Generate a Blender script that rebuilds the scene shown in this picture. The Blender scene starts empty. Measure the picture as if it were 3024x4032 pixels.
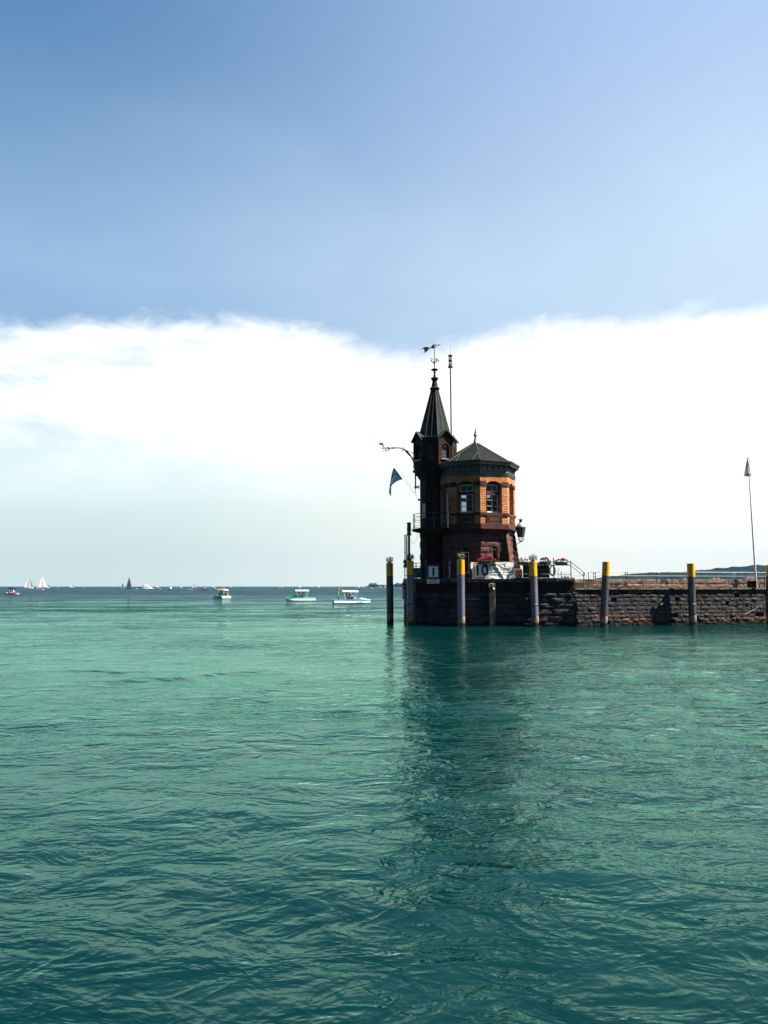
import bpy, bmesh, math, random
import numpy as np
from mathutils import Vector, Matrix, noise
R = math.radians
rnd = random.Random(7)
sc = bpy.context.scene
COL = sc.collection

# ------------------------------------------------------------------ camera
CAMZ = 2.3
FPX = 3000.0                       # focal length in pixels of the 3024 px wide photograph
PITCH = math.atan(293.0 / FPX)
cd = bpy.data.cameras.new('camera')
cam = bpy.data.objects.new('camera', cd)
COL.objects.link(cam)
cam.location = (0, 0, CAMZ)
cam.rotation_euler = (R(90) + PITCH, 0, 0)
cd.sensor_fit = 'HORIZONTAL'
cd.sensor_width = 36.0
cd.lens = 36.0 * FPX / 3024.0
cd.clip_start = 0.1
cd.clip_end = 60000
sc.camera = cam
sc.render.resolution_x = 768
sc.render.resolution_y = 1024

# ------------------------------------------------------------------ exposure
sc.view_settings.view_transform = 'Standard'
sc.view_settings.look = 'None'
sc.view_settings.gamma = 1.0
sc.view_settings.exposure = 1.9
sc.cycles.max_bounces = 6
sc.cycles.transparent_max_bounces = 12
sc.cycles.volume_bounces = 0
sc.cycles.caustics_reflective = False
sc.cycles.caustics_refractive = False

# ------------------------------------------------------------------ sun and sky
SUN_AZ, SUN_EL = 4.5, 54.0         # azimuth measured from +X towards the camera
sv = Vector((math.cos(R(SUN_EL)) * math.cos(R(SUN_AZ)), -math.cos(R(SUN_EL)) * math.sin(R(SUN_AZ)), math.sin(R(SUN_EL))))
sl = bpy.data.lights.new('sun', 'SUN')
sl.energy = 5.0
sl.angle = R(0.5)
sl.color = (1.0, 0.93, 0.82)
so = bpy.data.objects.new('sun', sl)
COL.objects.link(so)
so.location = (60, -10, 80)
so.rotation_euler = sv.to_track_quat('Z', 'Y').to_euler()

world = bpy.data.worlds.new('World')
sc.world = world
world.use_nodes = True


class NT:
    """small node-building helper"""
    def __init__(s, tree):
        s.t = tree
        s.n = tree.nodes
        s.l = tree.links

    def add(s, typ, **kw):
        n = s.n.new(typ)
        for k, v in kw.items():
            setattr(n, k, v)
        return n

    def set(s, sock, v):
        if isinstance(v, bpy.types.NodeSocket):
            s.l.new(v, sock)
        elif v is not None:
            if sock.type == 'RGBA' and len(v) == 3:
                v = (*v, 1)
            sock.default_value = v

    def math(s, op, a, b=0.0, c=None, clamp=False):
        n = s.add('ShaderNodeMath', operation=op, use_clamp=clamp)
        s.set(n.inputs[0], a)
        s.set(n.inputs[1], b)
        if c is not None:
            s.set(n.inputs[2], c)
        return n.outputs[0]

    def mix(s, f, a, b, blend='MIX'):
        n = s.add('ShaderNodeMix', data_type='RGBA', blend_type=blend)
        s.set(n.inputs[0], f)
        s.set(n.inputs[6], a)
        s.set(n.inputs[7], b)
        return n.outputs[2]

    def smooth(s, v, lo, hi, o0=0.0, o1=1.0):
        n = s.add('ShaderNodeMapRange', interpolation_type='SMOOTHSTEP')
        s.set(n.inputs[0], v)
        for i, x in enumerate((lo, hi, o0, o1)):
            s.set(n.inputs[i + 1], x)
        return n.outputs[0]

    def map(s, vec, scale=(1, 1, 1), loc=(0, 0, 0), rot=(0, 0, 0)):
        n = s.add('ShaderNodeMapping')
        s.set(n.inputs[0], vec)
        n.inputs[1].default_value = loc
        n.inputs[2].default_value = rot
        n.inputs[3].default_value = scale
        return n.outputs[0]

    def noise(s, vec, scale, detail=3, rough=0.5, dist=0.0):
        n = s.add('ShaderNodeTexNoise')
        s.set(n.inputs['Vector'], vec)
        n.inputs['Scale'].default_value = scale
        n.inputs['Detail'].default_value = detail
        n.inputs['Roughness'].default_value = rough
        n.inputs['Distortion'].default_value = dist
        return n.outputs['Fac']


def build_world():
    g = NT(world.node_tree)
    g.n.clear()
    out = g.add('ShaderNodeOutputWorld')
    bg = g.add('ShaderNodeBackground')
    g.l.new(bg.outputs[0], out.inputs[0])
    sky = g.add('ShaderNodeTexSky', sky_type='NISHITA', sun_disc=False)
    sky.sun_elevation = R(SUN_EL)
    sky.sun_rotation = R(90 + SUN_AZ)
    sky.altitude = 400
    sky.air_density = 1.0
    sky.dust_density = 1.2
    sky.ozone_density = 1.5
    tc = g.add('ShaderNodeTexCoord')
    sep = g.add('ShaderNodeSeparateXYZ')
    g.l.new(tc.outputs['Generated'], sep.inputs[0])
    x, y, z = sep.outputs
    el = g.math('MULTIPLY', g.math('ARCSINE', z), 57.2958)          # elevation in degrees
    az = g.math('MULTIPLY', g.math('ARCTAN2', x, y), 57.2958)       # azimuth in degrees from +Y
    cb = g.add('ShaderNodeCombineXYZ')
    g.set(cb.inputs[0], az)
    g.set(cb.inputs[1], el)
    fine = g.noise(g.map(cb.outputs[0], (0.30, 0.55, 1), (2, 8, 0)), 1.0, 8, 0.62, 0.5)
    ae = cb.outputs[0]
    base = g.mix(1.0, sky.outputs[0], SKY_TINT, 'MULTIPLY')
    # thin high haze brightening the blue lower down
    front = g.smooth(y, -0.15, 0.45)          # the hazy lake side; sky behind is dimmed to deepen shade on near faces
    hz = g.math('MULTIPLY', 0.93, front)
    base = g.mix(1.0, base, g.mix(front, (0.44, 0.48, 0.53), (0.82, 0.82, 0.82)), 'MULTIPLY')
    side = g.smooth(az, -33, 33)
    hi_lo = g.smooth(el, 41, 19)
    base = g.mix(hz, base, g.mix(hi_lo, g.mix(side, SKY_HIGH_L, SKY_HIGH_R), g.mix(side, SKY_LOW_L, SKY_LOW_R)))
    # streaks of thin cirrus in the blue
    ci = g.noise(g.map(ae, (0.028, 0.05, 1), (3, 1, 0), (0, 0, R(-32))), 1.0, 4, 0.5, 0.4)
    cim = g.math('MULTIPLY', g.smooth(ci, 0.40, 0.75), g.smooth(el, 46, 22))
    base = g.mix(g.math('MULTIPLY', g.math('MULTIPLY', cim, 0.14), front), base, (5.6, 6.7, 7.8))
    # the cumulus bank: a soft upper edge that wanders with azimuth
    n1 = g.noise(g.map(ae, (0.075, 0.10, 1), (5.3, 2.0, 0)), 1.0, 6, 0.55, 0.3)
    n2 = g.noise(g.map(ae, (0.03, 0.03, 1), (11, 7, 0)), 1.0, 2, 0.5)
    top = g.math('ADD', g.math('ADD', g.math('MULTIPLY', g.math('SUBTRACT', n1, 0.5), 1.6), g.math('MULTIPLY', g.math('SUBTRACT', fine, 0.5), 3.0)), g.math('MULTIPLY', g.math('SUBTRACT', n2, 0.5), 0.6))
    # extra height towards the right of the view
    lift = g.math('ADD', g.smooth(az, 12, 30, 0.0, -0.6), g.smooth(az, -14, -28, 0.0, -1.7))
    dip = g.math('MULTIPLY', g.math('POWER', 2.718, g.math('MULTIPLY', g.math('POWER', g.math('SUBTRACT', az, 1.8), 2.0), -0.035)), -1.6)
    edge = g.math('ADD', g.math('ADD', g.math('ADD', 19.1, top), lift), dip)
    m_top = g.smooth(g.math('SUBTRACT', edge, el), -0.9, 1.3)
    n3 = g.noise(g.map(ae, (0.045, 0.16, 1), (1, 9, 0)), 1.0, 5, 0.55, 0.2)
    low = g.math('ADD', 8.6, g.math('MULTIPLY', g.math('SUBTRACT', n3, 0.5), 5.0))
    low = g.math('SUBTRACT', low, g.smooth(az, 2, 20, 0.0, 4.0))
    m_low = g.smooth(g.math('SUBTRACT', el, low), -4.0, 3.6)
    dens = g.smooth(g.noise(g.map(ae, (0.06, 0.20, 1), (8, 4, 0)), 1.0, 5, 0.6, 0.4), 0.30, 0.52, 0.0, 1.0)
    dens = g.math('ADD', dens, g.math('MULTIPLY', g.math('SUBTRACT', 1.0, dens), g.smooth(az, -16, 4, 0.36, 0.80)))
    cloud = g.math('MULTIPLY', g.math('MULTIPLY', m_top, m_low), dens)
    cloud = g.math('MULTIPLY', cloud, g.smooth(y, 0.1, 0.55))     # the bank stands only over the lake
    base2 = g.mix(g.math('MULTIPLY', g.smooth(el, 19, 6.0), front), base, g.mix(g.smooth(az, -22, 13), g.mix(g.smooth(el, 2.5, 10), SKY_HORIZON, (4.2, 5.15, 5.3)), SKY_HORIZON_R))
    base2 = g.mix(g.math('MULTIPLY', g.smooth(y, -0.1, -0.5), g.smooth(el, 9, 4)), base2, (0.35, 0.42, 0.34))   # dark band added behind the camera to cut fill, as town and trees          # pale air over the horizon
    col = g.mix(cloud, base2, CLOUD_COL)
    g.set(bg.inputs[0], col)
    bg.inputs[1].default_value = 0.05


SKY_TINT = (0.66, 0.78, 0.84)
SKY_HIGH_L, SKY_HIGH_R = (0.50, 1.28, 2.60), (2.45, 3.45, 5.10)
SKY_LOW_L, SKY_LOW_R = (1.35, 2.40, 3.75), (3.55, 4.50, 5.45)
SKY_HORIZON = (3.8, 4.6, 4.35)
SKY_HORIZON_R = (5.5, 5.7, 5.2)
CLOUD_COL = (6.3, 6.5, 6.5)
build_world()


# ------------------------------------------------------------------ picture-to-place measuring helpers
def at(px, py, Y):
    """the point at depth Y (metres) that the photograph shows at px, py"""
    u, v = (px - 1512) / FPX, (2016 - py) / FPX
    dy = math.cos(PITCH) - v * math.sin(PITCH)
    dz = math.sin(PITCH) + v * math.cos(PITCH)
    t = Y / dy
    return Vector((u * t, Y, CAMZ + dz * t))


def zat(py, Y, px=1512):
    return at(px, py, Y).z


def gp(px, py, z=0.0):
    u, v = (px - 1512) / FPX, (2016 - py) / FPX
    dy = math.cos(PITCH) - v * math.sin(PITCH)
    dz = math.sin(PITCH) + v * math.cos(PITCH)
    t = (z - CAMZ) / dz
    return Vector((u * t, dy * t, z))


# ------------------------------------------------------------------ materials
def pmat(name, c1, c2=None, rough=0.7, scale=4.0, metallic=0.0, bump=0.0, bscale=None, stretch=(1, 1, 1), lo=0.35, hi=0.65, spec=None, detail=5, extra=None):
    m = bpy.data.materials.new(name)
    m.use_nodes = True
    g = NT(m.node_tree)
    p = g.n['Principled BSDF']
    p.inputs['Roughness'].default_value = rough
    p.inputs['Metallic'].default_value = metallic
    if spec is None and metallic == 0 and rough >= 0.8:
        spec = 0.12
    if spec is not None:
        p.inputs['Specular IOR Level'].default_value = spec
    tc = g.add('ShaderNodeTexCoord')
    v = g.map(tc.outputs['Object'], stretch)
    c2 = c2 or tuple(x * 0.7 for x in c1)
    f = g.smooth(g.noise(v, scale, detail, 0.6), lo, hi)
    col = g.mix(f, c1, c2)
    if extra:
        for (ec, es, elo, ehi, est) in extra:
            col = g.mix(g.smooth(g.noise(g.map(tc.outputs['Object'], est, (7.1, 3.3, 1.7)), es, 5, 0.65), elo, ehi), col, ec)
    g.set(p.inputs['Base Color'], col)
    if bump:
        b = g.add('ShaderNodeBump')
        b.inputs['Strength'].default_value = 1.0
        b.inputs['Distance'].default_value = bump
        g.set(b.inputs['Height'], g.noise(v, bscale or scale * 3, 5, 0.6))
        g.set(p.inputs['Normal'], b.outputs[0])
    return m


def brick_mat():
    m = bpy.data.materials.new('yellow_brick')
    m.use_nodes = True
    g = NT(m.node_tree)
    p = g.n['Principled BSDF']
    p.inputs['Roughness'].default_value = 0.75
    uv = g.add('ShaderNodeUVMap')
    b = g.add('ShaderNodeTexBrick', offset=0.5, squash=1.0)
    g.set(b.inputs['Vector'], uv.outputs[0])
    b.inputs['Color1'].default_value = (0.86, 0.31, 0.085, 1)
    b.inputs['Color2'].default_value = (0.50, 0.145, 0.035, 1)
    b.inputs['Mortar'].default_value = (0.055, 0.022, 0.012, 1)
    b.inputs['Scale'].default_value = 1.0
    b.inputs['Mortar Size'].default_value = 0.02
    b.inputs['Mortar Smooth'].default_value = 0.2
    b.inputs['Brick Width'].default_value = 0.27
    b.inputs['Row Height'].default_value = 0.105
    n = g.smooth(g.noise(uv.outputs[0], 2.2, 6, 0.65), 0.42, 0.72)
    col = g.mix(g.math('MULTIPLY', n, 0.5), b.outputs[0], (0.10, 0.035, 0.018))
    g.set(p.inputs['Base Color'], col)
    bp = g.add('ShaderNodeBump', invert=True)
    bp.inputs['Distance'].default_value = 0.012
    g.set(bp.inputs['Height'], b.outputs['Fac'])
    g.set(p.inputs['Normal'], bp.outputs[0])
    return m


def glass_mat(name, tint=(0.75, 0.8, 0.85), tr=0.75):
    m = bpy.data.materials.new(name)
    m.use_nodes = True
    g = NT(m.node_tree)
    g.n.remove(g.n['Principled BSDF'])
    out = g.n['Material Output']
    t = g.add('ShaderNodeBsdfTransparent')
    t.inputs[0].default_value = (*[c * tr for c in tint], 1)
    s = g.add('ShaderNodeBsdfGlossy')
    s.inputs['Roughness'].default_value = 0.03
    fr = g.add('ShaderNodeFresnel')
    fr.inputs[0].default_value = 1.5
    mx = g.add('ShaderNodeMixShader')
    g.set(mx.inputs[0], fr.outputs[0])
    g.l.new(t.outputs[0], mx.inputs[1])
    g.l.new(s.outputs[0], mx.inputs[2])
    g.l.new(mx.outputs[0], out.inputs[0])
    return m


def cloth_mat(name, col, trans=0.3, dark=None):
    m = bpy.data.materials.new(name)
    m.use_nodes = True
    g = NT(m.node_tree)
    g.n.remove(g.n['Principled BSDF'])
    out = g.n['Material Output']
    tc = g.add('ShaderNodeTexCoord')
    c = g.mix(g.noise(tc.outputs['Object'], 3.0, 4), col, dark or tuple(x * 0.85 for x in col))
    d = g.add('ShaderNodeBsdfDiffuse')
    t = g.add('ShaderNodeBsdfTranslucent')
    g.set(d.inputs[0], c)
    g.set(t.inputs[0], c)
    mx = g.add('ShaderNodeMixShader')
    mx.inputs[0].default_value = trans
    g.l.new(d.outputs[0], mx.inputs[1])
    g.l.new(t.outputs[0], mx.inputs[2])
    g.l.new(mx.outputs[0], out.inputs[0])
    return m


M = {}
M['brick'] = brick_mat()
M['sandstone'] = pmat('red_sandstone', (0.14, 0.064, 0.052), (0.08, 0.038, 0.032), 0.85, 2.2, bump=0.02, bscale=14,
                      extra=[((0.022, 0.015, 0.013), 1.3, 0.5, 0.72, (1, 1, 0.5))])
M['shaded_soot_stone'] = pmat('shaded_sooty_sandstone', (0.042, 0.021, 0.016), (0.022, 0.013, 0.011), 0.85, 2.0, bump=0.02, bscale=12)  # sooty stone; its dark tone also stands for shade under the coping
M['trim_stone'] = pmat('trim_sandstone', (0.09, 0.036, 0.030), (0.04, 0.019, 0.017), 0.8, 3.0, bump=0.01, bscale=20)
M['cornice'] = pmat('dark_cornice_paint', (0.009, 0.0095, 0.0095), (0.016, 0.0165, 0.016), 0.6, 5.0)
M['roof_metal'] = pmat('dark_roof_slate', (0.0085, 0.0090, 0.0092), (0.013, 0.0135, 0.0125), 0.85, 1.6, spec=0.06, bump=0.004, bscale=25, lo=0.4, hi=0.7,
                       extra=[((0.035, 0.035, 0.022), 3.0, 0.62, 0.8, (1, 1, 0.6))])
M['seam'] = pmat('roof_seam_metal', (0.018, 0.020, 0.015), (0.045, 0.046, 0.03), 0.6, 6.0)
M['spire_metal'] = pmat('weathered_spire_metal', (0.010, 0.013, 0.018), (0.024, 0.028, 0.024), 0.75, 2.5, spec=0.12, bump=0.004, bscale=20, stretch=(1.6, 1.6, 0.25), lo=0.4, hi=0.62,
                        extra=[((0.075, 0.085, 0.045), 2.0, 0.62, 0.72, (2, 2, 0.25)), ((0.05, 0.03, 0.025), 2.2, 0.62, 0.75, (1.5, 1.5, 0.4))])
M['iron'] = pmat('black_iron', (0.012, 0.012, 0.014), (0.025, 0.022, 0.022), 0.5, 12.0)
M['rail_iron'] = pmat('blue_grey_rail_paint', (0.035, 0.05, 0.06), (0.02, 0.03, 0.035), 0.45, 9.0)
M['rust_red'] = pmat('oxide_red_paint', (0.10, 0.018, 0.014), (0.05, 0.012, 0.01), 0.5, 8.0)
M['white_paint'] = pmat('white_paint', (0.62, 0.66, 0.64), (0.45, 0.5, 0.5), 0.5, 6.0)
M['steel'] = pmat('galvanised_steel', (0.4, 0.4, 0.42), (0.28, 0.28, 0.3), 0.4, 6.0, metallic=0.4)
M['glass'] = glass_mat('window_glass')
M['interior'] = pmat('dark_interior', (0.02, 0.018, 0.02), (0.03, 0.028, 0.03), 0.9, 3.0)
M['louvre'] = pmat('louvre_wood', (0.02, 0.022, 0.032), (0.03, 0.034, 0.045), 0.6, 8.0)
M['pier_stone'] = pmat('dark_pier_stone', (0.078, 0.070, 0.072), (0.036, 0.034, 0.036), 0.9, 2.6, bump=0.035, bscale=9,
                       extra=[((0.025, 0.024, 0.022), 1.2, 0.45, 0.7, (1, 1, 1)), ((0.15, 0.125, 0.10), 5.0, 0.66, 0.8, (1, 1, 1))])
M['pier_joint'] = pmat('dark_pier_joint', (0.018, 0.016, 0.015), (0.03, 0.026, 0.022), 0.95, 4.0)  # dark joint material of the stone cores
M['wet_stone'] = pmat('wet_pier_stone', (0.022, 0.019, 0.014), (0.012, 0.011, 0.009), 0.8, 3.0, bump=0.03, bscale=9)
M['warm_stone'] = pmat('warm_footing_stone', (0.13, 0.07, 0.045), (0.08, 0.045, 0.03), 0.85, 2.0, bump=0.03, bscale=9)
M['parapet'] = pmat('pink_parapet_stone', (0.23, 0.155, 0.12), (0.13, 0.09, 0.075), 0.9, 2.2, bump=0.03, bscale=10,
                    extra=[((0.06, 0.05, 0.045), 2.6, 0.52, 0.66, (1, 1, 0.8))])
M['coping'] = pmat('lichen_coping_stone', (0.18, 0.15, 0.115), (0.09, 0.078, 0.066), 0.9, 3.0, bump=0.03, bscale=12,
                   extra=[((0.035, 0.034, 0.03), 3.4, 0.5, 0.6, (1, 1, 1.5)), ((0.45, 0.42, 0.27), 6.0, 0.64, 0.72, (1, 1, 1))])
M['deck'] = pmat('pier_deck_paving', (0.055, 0.05, 0.045), (0.035, 0.032, 0.03), 0.9, 1.5)
M['pile_yellow'] = pmat('yellow_pile_paint', (0.78, 0.36, 0.004), (0.62, 0.26, 0.003), 0.45, 1.8, stretch=(1, 1, 0.5), bump=0.004, bscale=8,
                        extra=[((0.12, 0.06, 0.015), 5.0, 0.62, 0.68, (1.5, 1.5, 0.6)), ((0.5, 0.47, 0.4), 7.0, 0.69, 0.72, (2, 2, 0.6))])
M['pile_blue'] = pmat('blue_grey_pile_paint', (0.125, 0.115, 0.155), (0.085, 0.08, 0.115), 0.45, 2.0, stretch=(1, 1, 0.35), bump=0.005, bscale=8,
                      extra=[((0.03, 0.027, 0.035), 4.0, 0.62, 0.72, (1.5, 1.5, 0.5))])
M['pile_dark'] = pmat('tarred_pile_steel', (0.045, 0.04, 0.052), (0.022, 0.02, 0.026), 0.5, 2.0, stretch=(1, 1, 0.35), bump=0.006, bscale=8,
                      extra=[((0.10, 0.045, 0.03), 4.0, 0.6, 0.72, (1.5, 1.5, 0.4))])
M['pile_rust'] = pmat('scoured_pile_steel', (0.30, 0.19, 0.13), (0.08, 0.055, 0.05), 0.7, 5.0, stretch=(1, 1, 0.6), bump=0.006, bscale=12, lo=0.42, hi=0.6)
M['pile_wet'] = pmat('wet_pile_steel', (0.035, 0.018, 0.014), (0.012, 0.011, 0.011), 0.3, 5.0)
M['leaf'] = pmat('dark_green_leaves', (0.035, 0.075, 0.02), (0.07, 0.12, 0.035), 0.6, 9.0)
M['leaf_grey'] = pmat('grey_green_leaves', (0.10, 0.14, 0.08), (0.05, 0.09, 0.04), 0.6, 9.0)
M['geranium'] = pmat('geranium_red', (0.36, 0.006, 0.012), (0.22, 0.004, 0.012), 0.55, 20.0)
M['trough'] = pmat('green_trough', (0.02, 0.03, 0.022), (0.012, 0.02, 0.015), 0.6, 6.0)
M['sign_red'] = pmat('sign_red', (0.30, 0.018, 0.02), (0.22, 0.015, 0.018), 0.45, 5.0)
M['sign_white'] = pmat('sign_white', (0.82, 0.88, 0.85), (0.74, 0.80, 0.77), 0.4, 4.0)
M['sign_black'] = pmat('sign_black', (0.01, 0.01, 0.012), (0.015, 0.015, 0.018), 0.9, 5.0)
M['sign_navy'] = pmat('sign_navy', (0.015, 0.035, 0.09), (0.015, 0.03, 0.08), 0.9, 5.0)
M['banner'] = pmat('banner_tarpaulin', (0.84, 0.85, 0.78), (0.74, 0.76, 0.68), 0.4, 2.0)
M['banner_red'] = pmat('banner_red', (0.40, 0.03, 0.06), (0.30, 0.025, 0.05), 0.4, 4.0)
M['green_box'] = pmat('dark_green_cabinet', (0.004, 0.012, 0.011), (0.003, 0.009, 0.008), 0.8, 4.0)
M['grey_box'] = pmat('blue_grey_cabinet', (0.07, 0.08, 0.11), (0.05, 0.06, 0.085), 0.5, 4.0)
M['concrete'] = pmat('weathered_concrete', (0.12, 0.115, 0.10), (0.06, 0.055, 0.05), 0.9, 3.0, bump=0.02, bscale=12,
                     extra=[((0.14, 0.05, 0.04), 2.5, 0.58, 0.7, (1, 1, 1)), ((0.04, 0.04, 0.038), 3.0, 0.52, 0.66, (1, 1, 1))])
M['flag_blue'] = cloth_mat('flag_blue', (0.05, 0.18, 0.36), 0.6)
M['flag_teal'] = cloth_mat('flag_teal', (0.16, 0.42, 0.58), 0.65)
M['flag_navy'] = cloth_mat('flag_navy', (0.03, 0.06, 0.20), 0.5)
M['flag_white'] = cloth_mat('flag_white', (0.8, 0.8, 0.8), 0.65)
M['flag_cream'] = cloth_mat('flag_cream', (0.88, 0.86, 0.72), 0.5)
M['sail'] = cloth_mat('sail_white', (0.8, 0.8, 0.78), 0.45)
M['sail_shaded'] = cloth_mat('sail_shaded', (0.20, 0.20, 0.19), 0.3)  # shaded copy of the sail cloth, shade put into the grey
M['sail_cream'] = cloth_mat('sail_cream', (0.62, 0.58, 0.45), 0.45)
M['canopy'] = cloth_mat('canopy_white', (0.8, 0.8, 0.8), 0.35)
M['canopy_dark'] = cloth_mat('canopy_dark', (0.02, 0.025, 0.035), 0.15)
M['hull_white'] = pmat('hull_white', (0.74, 0.75, 0.74), (0.66, 0.68, 0.68), 0.3, 2.0)
M['hull_green'] = pmat('hull_green', (0.0, 0.27, 0.15), (0.0, 0.2, 0.12), 0.3, 2.0)
M['hull_blue'] = pmat('hull_blue', (0.01, 0.14, 0.24), (0.01, 0.1, 0.2), 0.3, 2.0)
M['hull_lightblue'] = pmat('hull_light_blue', (0.12, 0.42, 0.52), (0.1, 0.35, 0.45), 0.3, 2.0)
M['hull_red'] = pmat('hull_red', (0.35, 0.04, 0.03), (0.3, 0.03, 0.03), 0.3, 2.0)
M['hull_dark'] = pmat('hull_dark', (0.02, 0.025, 0.03), (0.03, 0.035, 0.04), 0.3, 2.0)
M['hull_purple'] = pmat('hull_violet', (0.07, 0.06, 0.2), (0.05, 0.05, 0.15), 0.3, 2.0)
M['skin'] = pmat('tanned_skin', (0.36, 0.17, 0.10), (0.30, 0.13, 0.08), 0.55, 6.0)
M['skin_light'] = pmat('light_skin', (0.55, 0.32, 0.22), (0.48, 0.26, 0.18), 0.55, 6.0)
M['hair'] = pmat('dark_hair', (0.015, 0.01, 0.008), (0.025, 0.016, 0.012), 0.5, 20.0)
M['eye'] = pmat('eye_dark', (0.02, 0.015, 0.012), (0.01, 0.01, 0.01), 0.2, 20.0)
M['cloth_green'] = pmat('green_shorts', (0.05, 0.55, 0.08), (0.04, 0.45, 0.07), 0.7, 6.0)
M['cloth_black'] = pmat('black_clothes', (0.012, 0.012, 0.015), (0.02, 0.02, 0.022), 0.7, 6.0)
M['cloth_red'] = pmat('red_clothes', (0.28, 0.04, 0.04), (0.2, 0.03, 0.03), 0.7, 6.0)
M['cloth_navy'] = pmat('navy_clothes', (0.02, 0.03, 0.08), (0.02, 0.03, 0.06), 0.7, 6.0)
M['cloth_white'] = pmat('white_clothes', (0.7, 0.7, 0.7), (0.6, 0.6, 0.6), 0.7, 6.0)
M['rope'] = pmat('pale_rope', (0.35, 0.3, 0.25), (0.2, 0.17, 0.14), 0.9, 20.0)
M['hose'] = pmat('green_hose', (0.03, 0.06, 0.05), (0.02, 0.04, 0.035), 0.4, 8.0)
M['forest'] = pmat('hill_forest', (0.006, 0.011, 0.007), (0.012, 0.020, 0.010), 1.0, 0.012, lo=0.4, hi=0.6, spec=0.0)
M['field'] = pmat('hill_field', (0.03, 0.045, 0.02), (0.07, 0.065, 0.035), 1.0, 0.01, spec=0.0)
M['bark'] = pmat('bark', (0.05, 0.04, 0.03), (0.03, 0.025, 0.02), 0.9, 3.0)
M['house_wall'] = pmat('pale_render', (0.5, 0.47, 0.4), (0.42, 0.38, 0.33), 0.9, 0.3)
M['house_roof'] = pmat('red_roof_tiles', (0.22, 0.09, 0.06), (0.16, 0.07, 0.05), 0.9, 0.3)
M['foam'] = pmat('foam', (0.75, 0.8, 0.8), (0.5, 0.6, 0.6), 0.8, 3.0)


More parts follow.
